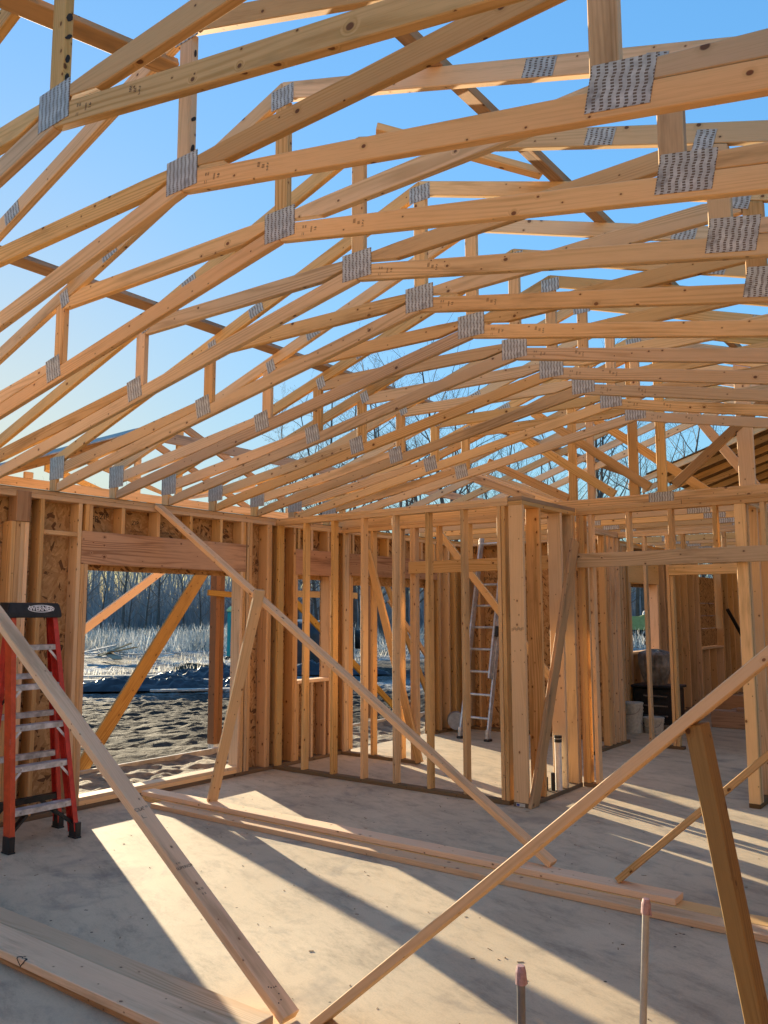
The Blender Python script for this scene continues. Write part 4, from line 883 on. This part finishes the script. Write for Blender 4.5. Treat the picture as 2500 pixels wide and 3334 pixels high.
def pickup():
    o = V((-8.3, 17.9, -.25)); t = thing('pickup_truck', 'white pickup truck parked beyond the far doorway, its front showing between studs', 'truck', o)
    f = V((-.80, -.6, 0)); s = V((.6, -.80, 0))           # forward, and towards the house
    def P(a, b, z): return o + f * a + s * b + V((0, 0, z))
    side = lambda pts, b0, b1, nm, m, bev=.03: loft(nm, [[P(a, b0, z) for a, z in pts], [P(a, b1, z) for a, z in pts]], m, t, bev)
    side([(-4.6, .55), (-4.6, 1.05), (-.3, 1.08), (.75, 1.02), (.85, .55)], -.92, .92, 'body', 'truckpaint', .05)
    side([(-2.9, 1.06), (-2.6, 1.78), (-1.15, 1.80), (-.35, 1.08)], -.78, .78, 'cab', 'truckpaint', .05)
    side([(-2.72, 1.14), (-2.52, 1.68), (-1.35, 1.69), (-.75, 1.14)], .772, .80, 'side_window', 'glass', .0)
    loft('windscreen', [[P(-.42, -.68, 1.15), P(-.42, .68, 1.15), P(-1.08, .62, 1.74), P(-1.08, -.62, 1.74)], [P(-.40, -.68, 1.16), P(-.40, .68, 1.16), P(-1.06, .62, 1.75), P(-1.06, -.62, 1.75)]], 'glass', t)
    side([(.82, .38), (.82, .66), (.98, .64), (.98, .40)], -.9, .9, 'bumper', 'black', .03)
    side([(.80, .68), (.80, .98), (.88, .95), (.88, .68)], -.5, .5, 'grille', 'black', .01)
    for b in (-.88, .56): side([(.78, .74), (.78, .97), (.885, .93), (.89, .74)], b, b + .32, 'headlight', 'chrome', .02)
    for a in (-.05, -3.6):
        for b in (-.82, .82): wheel(t, P(a, b, .38), s, .38, .26)
pickup()
def trailer():
    o = V((-13.9, 16.6, -.25)); t = thing('covered_trailer', 'dark tarp covered trailer on rubber wheels outside the small window', 'trailer', o)
    f = V((.79, .61, 0)); s = V((.61, -.79, 0))
    def P(a, b, z): return o + f * a + s * b + V((0, 0, z))
    n = 44; bm = bmesh.new(); rows = []
    for i in range(n):
        a = -1.25 + 2.5 * i / (n - 1); row = []
        for j in range(15):
            q = j / 14; b = -.75 + 1.5 * q; ang = math.pi * q
            hz = (1.62 - .22 * abs(a) ** 3 / 1.5) * min(1.0, math.sin(ang) * 2.2) ** .5; bb = -math.cos(ang) * .85
            nn = mnoise.noise(V((a * 2, bb * 2, 4))) * .13 + mnoise.noise(V((a * 6, bb * 4 + hz * 3, 1))) * .05
            row.append(bm.verts.new(P(a * (1.0 - .06 * nn), bb + nn * .6, max(.12, hz + nn)) - o))
        rows.append(row)
    for i in range(n - 1):
        for j in range(14): bm.faces.new((rows[i][j], rows[i + 1][j], rows[i + 1][j + 1], rows[i][j + 1]))
    bm.faces.new(rows[0]); bm.faces.new(list(reversed(rows[-1]))); finish('cover', bm, 'tarp', t, smooth=True)
    loft('top_edge', [[P(-1.1, .2, 1.60), P(-1.1, .3, 1.60), P(-1.1, .3, 1.68), P(-1.1, .2, 1.68)], [P(-.2, .2, 1.62), P(-.2, .3, 1.62), P(-.2, .3, 1.70), P(-.2, .2, 1.70)]], 'white', t)
    for a in (.75,):
        for b in (-.9, .9): wheel(t, P(a, b, .34), s, .34, .22)
    wheel(t, P(1.42, .1, .95), f, .34, .22)
trailer()
def olive():
    o = V((-11.2, 43.5, -.3)); t = thing('site_dumper', 'olive yellow site vehicle far beyond the garage window', 'vehicle', o)
    f = V((.92, .39, 0)); s = V((.39, -.92, 0))
    def P(a, b, z): return o + f * a + s * b + V((0, 0, z))
    side = lambda pts, b0, b1, nm, m, bev=.04: loft(nm, [[P(a, b0, z) for a, z in pts], [P(a, b1, z) for a, z in pts]], m, t, bev)
    side([(-2.2, .9), (-2.2, 1.75), (-.4, 1.70), (.6, 2.2), (1.6, 2.25), (1.9, 1.2), (1.2, .9)], -.9, .9, 'body', 'olive')
    side([(-2.1, .55), (-2.1, .88), (1.6, .88), (1.6, .55)], -.7, .7, 'chassis', 'black')
    side([(-.25, 1.76), (-.2, 2.02), (.1, 2.1), (.12, 1.95)], -.5, .5, 'guard', 'white')
    for a in (-1.5, 1.3):
        for b in (-.85, .85): wheel(t, P(a, b, .5), s, .5, .35)
olive()

# ------------------------------------------------------------------ things in the garage
def bucket(x, y, r, h, label):
    t = thing('bucket', label, 'bucket', (x, y, -.003)); bm = bmesh.new(); tube(bm, (0, 0, 0), (0, 0, h), r * .88, r, 24); bd = finish('pail', bm, 'offwhite', t)  # pail toned down from white, garage shade put into the colour
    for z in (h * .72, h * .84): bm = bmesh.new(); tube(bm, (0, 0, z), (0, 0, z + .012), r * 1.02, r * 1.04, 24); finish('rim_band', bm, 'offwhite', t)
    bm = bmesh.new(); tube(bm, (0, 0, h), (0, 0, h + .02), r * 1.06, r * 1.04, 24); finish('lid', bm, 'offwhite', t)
    bm = bmesh.new()
    for i in range(10):
        a0, a1 = math.pi * i / 10, math.pi * (i + 1) / 10; tube(bm, (r * 1.06 * math.cos(a0), -r * 1.06 * .3 * math.sin(a0) - r * .8, h * .9 - .1 * math.sin(a0)), (r * 1.06 * math.cos(a1), -r * 1.06 * .3 * math.sin(a1) - r * .8, h * .9 - .1 * math.sin(a1)), .003, seg=5, cap=False)
    finish('handle', bm, 'chrome', t)
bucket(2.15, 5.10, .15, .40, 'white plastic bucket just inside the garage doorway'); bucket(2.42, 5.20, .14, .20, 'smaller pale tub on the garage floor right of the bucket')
t = thing('workbench_cart', 'black tool cart under the covered machine in the garage', 'cart', (2.34, 5.65, -.003))
bx('cabinet', 2.04, 2.66, 5.44, 5.86, .08, .60, 'black', t, .02); bx('worktop', 2.02, 2.69, 5.41, 5.89, .602, .64, 'black', t, .01)
for x in (2.1, 2.6):
    for y in (5.5, 5.8): bm = bmesh.new(); tube(bm, V((x - .015, y, .04)) - origin(t), V((x + .015, y, .04)) - origin(t), .04); finish('caster', bm, 'rubber', t)
for z in (.2, .34, .48): bx('drawer_pull', 2.2, 2.55, 5.427, 5.439, z, z + .02, 'chrome', t, 0)
def wrapped():
    n_, m_ = 64, 26; bm = bmesh.new(); rows = []
    for i in range(n_):
        row = []; a = 2 * math.pi * i / n_; d = V((math.cos(a), math.sin(a), 0)); k0 = (abs(d.x) ** 5 + abs(d.y) ** 5) ** -.2
        for j in range(m_):
            q = j / (m_ - 1); fold = .5 - abs(mnoise.noise(V((d.x * 3.2, d.y * 3.2, q * 2.2)))) * 1.6; f2 = mnoise.noise(V((d.x * 7, d.y * 7, q * 6)))
            if q < .75: k = .62 + .42 * min(1, q * 2.2) + .16 * fold + .04 * f2; z = .645 + q / .75 * .46
            else: k = (1 - (q - .75) / .25) * (1.0 + .1 * fold); z = 1.105 + .05 * math.sin((q - .75) / .25 * 1.57) + .03 * fold
            row.append(bm.verts.new((d.x * .20 * k0 * k, d.y * .18 * k0 * k, z)))
        rows.append(row)
    for i in range(n_):
        for j in range(m_ - 1): bm.faces.new((rows[i][j], rows[(i + 1) % n_][j], rows[(i + 1) % n_][j + 1], rows[i][j + 1]))
    bmesh.ops.remove_doubles(bm, verts=bm.verts[:], dist=.0005)
    tag(finish('covered_machine', bm, 'greytarp', None, (2.33, 5.62, -.01)), 'grey tarp wrapped machine on the black cart in the garage', 'machine')
wrapped()
LG = 'stacked beams on the garage floor'
for (x0, x1, y0, y1, z0, z1, s_) in ((2.9, 5.6, 6.30, 6.55, .0, .24, 'nearest dark beam of the stack on the garage floor'), (3.1, 5.9, 6.60, 6.85, .0, .24, 'rear dark beam of the stack on the garage floor'), (2.75, 5.7, 6.9, 7.1, .0, .42, 'tall dark timber at the back of the garage stack'), (3.25, 4.3, 6.35, 6.5, .243, .29, 'short paler offcut on top of the garage stack')):
    tag(bx('timber_beam', x0, x1, y0, y1, z0, z1, 'fir'), s_, 'beam', LG)
tag(beam('leaning_pole', (2.6, 11.9, .0), (2.06, 10.7, 1.75), (1, 0, 0), .06, .04, 'black'), 'dark pole leaning against the garage side wall', 'pole')

# ------------------------------------------------------------------ bare trees, brush and frosted grass
def tree_mesh(seed, H, spread, twigs=1.0, fork=False):
    r = random.Random(seed); trunk, crown = bmesh.new(), bmesh.new()
    def limb(bm, p, d, L, rad0, rad1, lvl, n, wob):
        pts = [V(p)]; d = V(d).normalized()
        for i in range(n):
            d = (d + V((r.gauss(0, wob), r.gauss(0, wob), r.gauss(0, wob * .6) + (.03 if lvl else .0) + (.05 if lvl > 1 else 0)))).normalized(); pts.append(pts[-1] + d * L / n)
        seg = 7 if lvl == 0 else 5 if lvl == 1 else 3
        for i in range(n): 
            a, b = rad0 + (rad1 - rad0) * i / n, rad0 + (rad1 - rad0) * (i + 1) / n; tube(bm, pts[i], pts[i + 1], a, b, seg, False)
        return pts, d
    def grow(bm, pts, L, r0_, r1_, lvl):
        if lvl > 3: return
        n = [0, int(12 * twigs), int(6 * twigs), int(4 * twigs)][lvl]
        for k in range(n):
            t_ = (.30 + .68 * (k + r.random()) / n) if lvl == 1 else r.uniform(.2, 1.0)
            i = min(len(pts) - 2, int(t_ * (len(pts) - 1))); p = pts[i].lerp(pts[i + 1], t_ * (len(pts) - 1) - i); ax = (pts[i + 1] - pts[i]).normalized()
            az = r.uniform(0, 6.283); side = ax.orthogonal().normalized(); side.rotate(Matrix.Rotation(az, 3, ax)); up_ = r.uniform(.45, 1.0)
            d = (ax * up_ + side * spread).normalized(); rr_ = (r0_ + (r1_ - r0_) * t_) * r.uniform(.32, .52)
            l2 = L * r.uniform(.28, .48) * (1.15 - t_ * .55)
            q, _ = limb(bm, p, d, l2, rr_, max(.006, rr_ * .22), lvl, [0, 5, 4, 3][lvl], .13); grow(bm, q, l2, rr_, rr_ * .25, lvl + 1)
    lean = V((r.gauss(0, .05), r.gauss(0, .05), 1)); b0 = H * .0118
    pts, _ = limb(trunk, (0, 0, -.4), lean, H * (.55 if fork else .95), b0, b0 * (.45 if fork else .12), 0, 9, .045)
    tube(trunk, (0, 0, -.45), (0, 0, .35), b0 * 1.6, b0, 8, False)
    if fork:
        for sgn in (1, -1):
            q, _ = limb(crown, pts[-1], (sgn * .42 + r.gauss(0, .1), r.gauss(0, .25), 1), H * .48, b0 * .42, b0 * .08, 1, 6, .09); grow(crown, q, H * .5, b0 * .42, b0 * .08, 1)
    grow(crown, pts, H * .8, b0, b0 * .2, 1)
    return trunk, crown
protos = []
for i, (H, sp, tw, fk) in enumerate(((19, .75, 1.0, False), (17, .95, 1.05, True), (21, .6, 1.0, False), (15, .9, 1.1, True), (18, .7, .9, False))):
    protos.append([bm for bm in tree_mesh(11 + i * 7, H, sp, tw, fk)])
PM = []
for i, (tk, cr_) in enumerate(protos):
    a = bpy.data.meshes.new('trunk'); tk.to_mesh(a); tk.free(); b = bpy.data.meshes.new('crown'); cr_.to_mesh(b); cr_.free()
    a.materials.append(M['bark']); b.materials.append(M['twig'])
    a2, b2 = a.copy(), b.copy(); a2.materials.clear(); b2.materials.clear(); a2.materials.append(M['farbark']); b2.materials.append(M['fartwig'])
    PM.append((a, b, a2, b2))
def tree(i, x, y, s, rz, label, group, far):
    t = thing('bare_tree', label, 'tree', (x, y, float(ground_z(x, y))), group); t.scale = (s, s, s); t.rotation_euler = (0, 0, rz)
    for nm, me in (('trunk', PM[i][2 if far else 0]), ('crown', PM[i][3 if far else 1])): link(bpy.data.objects.new(nm, me), t)
def polar(px, d):
    """a bearing of the photo's horizon and a distance"""
    a = YAW - math.atan((px - 829.5) / 1800.15); return CAM.x - math.sin(a) * d, CAM.y + math.cos(a) * d
tr = random.Random(5); NT_ = 'tall bare trees close behind the house'; FT = 'bare trees along the far edge of the field'
for k in range(60):                                # nearer wood, seen above the roof
    px = 560 + k * 20 + tr.uniform(-16, 16); d = tr.uniform(50, 72); x, y = polar(px, d)
    tree(tr.randrange(5), x, y, tr.uniform(.82, 1.12) * (1.05 if 620 < px < 1000 else .8), tr.uniform(0, 6.28), 'tall bare tree rising above the roof trusses', NT_, False)
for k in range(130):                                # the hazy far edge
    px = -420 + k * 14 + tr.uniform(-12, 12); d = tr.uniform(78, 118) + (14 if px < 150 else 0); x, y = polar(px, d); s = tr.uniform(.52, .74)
    tree(tr.randrange(5), x, y, s * (.8 if px < 60 else 1), tr.uniform(0, 6.28), 'hazy bare tree in the haze-tinted line behind the field', FT, True)
for k in range(20):                                # darker trunks standing in front of the far edge
    px = 120 + k * 34 + tr.uniform(-14, 14); d = tr.uniform(64, 78); x, y = polar(px, d)
    tree(tr.choice((0, 1, 3)), x, y, tr.uniform(.44, .6), tr.uniform(0, 6.28), 'darker bare tree standing just in front of the haze-tinted wood', 'darker trees in front of the wood', False)
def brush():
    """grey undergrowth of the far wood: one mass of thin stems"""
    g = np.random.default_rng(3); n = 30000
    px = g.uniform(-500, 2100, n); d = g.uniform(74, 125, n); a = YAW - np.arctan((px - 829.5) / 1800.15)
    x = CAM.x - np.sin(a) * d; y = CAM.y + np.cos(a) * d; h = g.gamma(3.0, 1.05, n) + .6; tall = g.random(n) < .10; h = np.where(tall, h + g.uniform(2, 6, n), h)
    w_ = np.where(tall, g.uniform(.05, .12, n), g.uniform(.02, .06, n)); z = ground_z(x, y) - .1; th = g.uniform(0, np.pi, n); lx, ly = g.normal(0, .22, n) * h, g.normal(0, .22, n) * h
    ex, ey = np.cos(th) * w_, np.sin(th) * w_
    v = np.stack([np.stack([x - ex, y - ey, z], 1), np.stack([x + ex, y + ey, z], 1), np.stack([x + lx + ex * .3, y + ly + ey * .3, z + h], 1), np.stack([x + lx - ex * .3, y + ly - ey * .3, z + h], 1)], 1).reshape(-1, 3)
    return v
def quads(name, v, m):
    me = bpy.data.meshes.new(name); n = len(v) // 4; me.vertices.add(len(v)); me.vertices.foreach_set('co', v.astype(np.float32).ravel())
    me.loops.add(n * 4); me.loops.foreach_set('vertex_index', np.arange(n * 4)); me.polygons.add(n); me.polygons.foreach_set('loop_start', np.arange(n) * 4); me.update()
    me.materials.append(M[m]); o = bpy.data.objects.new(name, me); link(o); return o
o = quads('brush', brush(), 'thicket'); kind(tag(o, 'haze-greyed undergrowth along the foot of the far wood', 'brush'), 'stuff')
def grass():
    g = np.random.default_rng(8); n = 46000
    px = g.uniform(-500, 2000, n); near = g.random(n) < .45; d = np.where(near, 22 + 26 * g.random(n) ** .8, g.uniform(44, 74, n)); a = YAW - np.arctan((px - 829.5) / 1800.15)
    x = CAM.x - np.sin(a) * d; y = CAM.y + np.cos(a) * d
    clump = vnoise(x, y, .45, 11); keep = (clump > np.where(near, .52, .22)) & ~((x > -14.5) & (x < 8) & (y < 36))
    x, y, d, near = x[keep], y[keep], d[keep], near[keep]; n = len(x)
    h = np.where(near, g.uniform(.08, .32, n), g.uniform(.3, .95, n)) * (.6 + vnoise(x, y, .2, 12)); w_ = g.uniform(.008, .022, n) * (d / 40 + .3); z = ground_z(x, y) - .03
    th = g.uniform(0, np.pi, n); ex, ey = np.cos(th) * w_, np.sin(th) * w_; lx, ly = g.normal(0, .35, n) * h, g.normal(0, .35, n) * h
    return np.stack([np.stack([x - ex, y - ey, z], 1), np.stack([x + ex, y + ey, z], 1), np.stack([x + lx + ex * .2, y + ly + ey * .2, z + h], 1), np.stack([x + lx - ex * .2, y + ly - ey * .2, z + h], 1)], 1).reshape(-1, 3)
o = quads('frosted_grass', grass(), 'grass'); kind(tag(o, 'pale frosted straw grass covering the field', 'grass'), 'stuff')
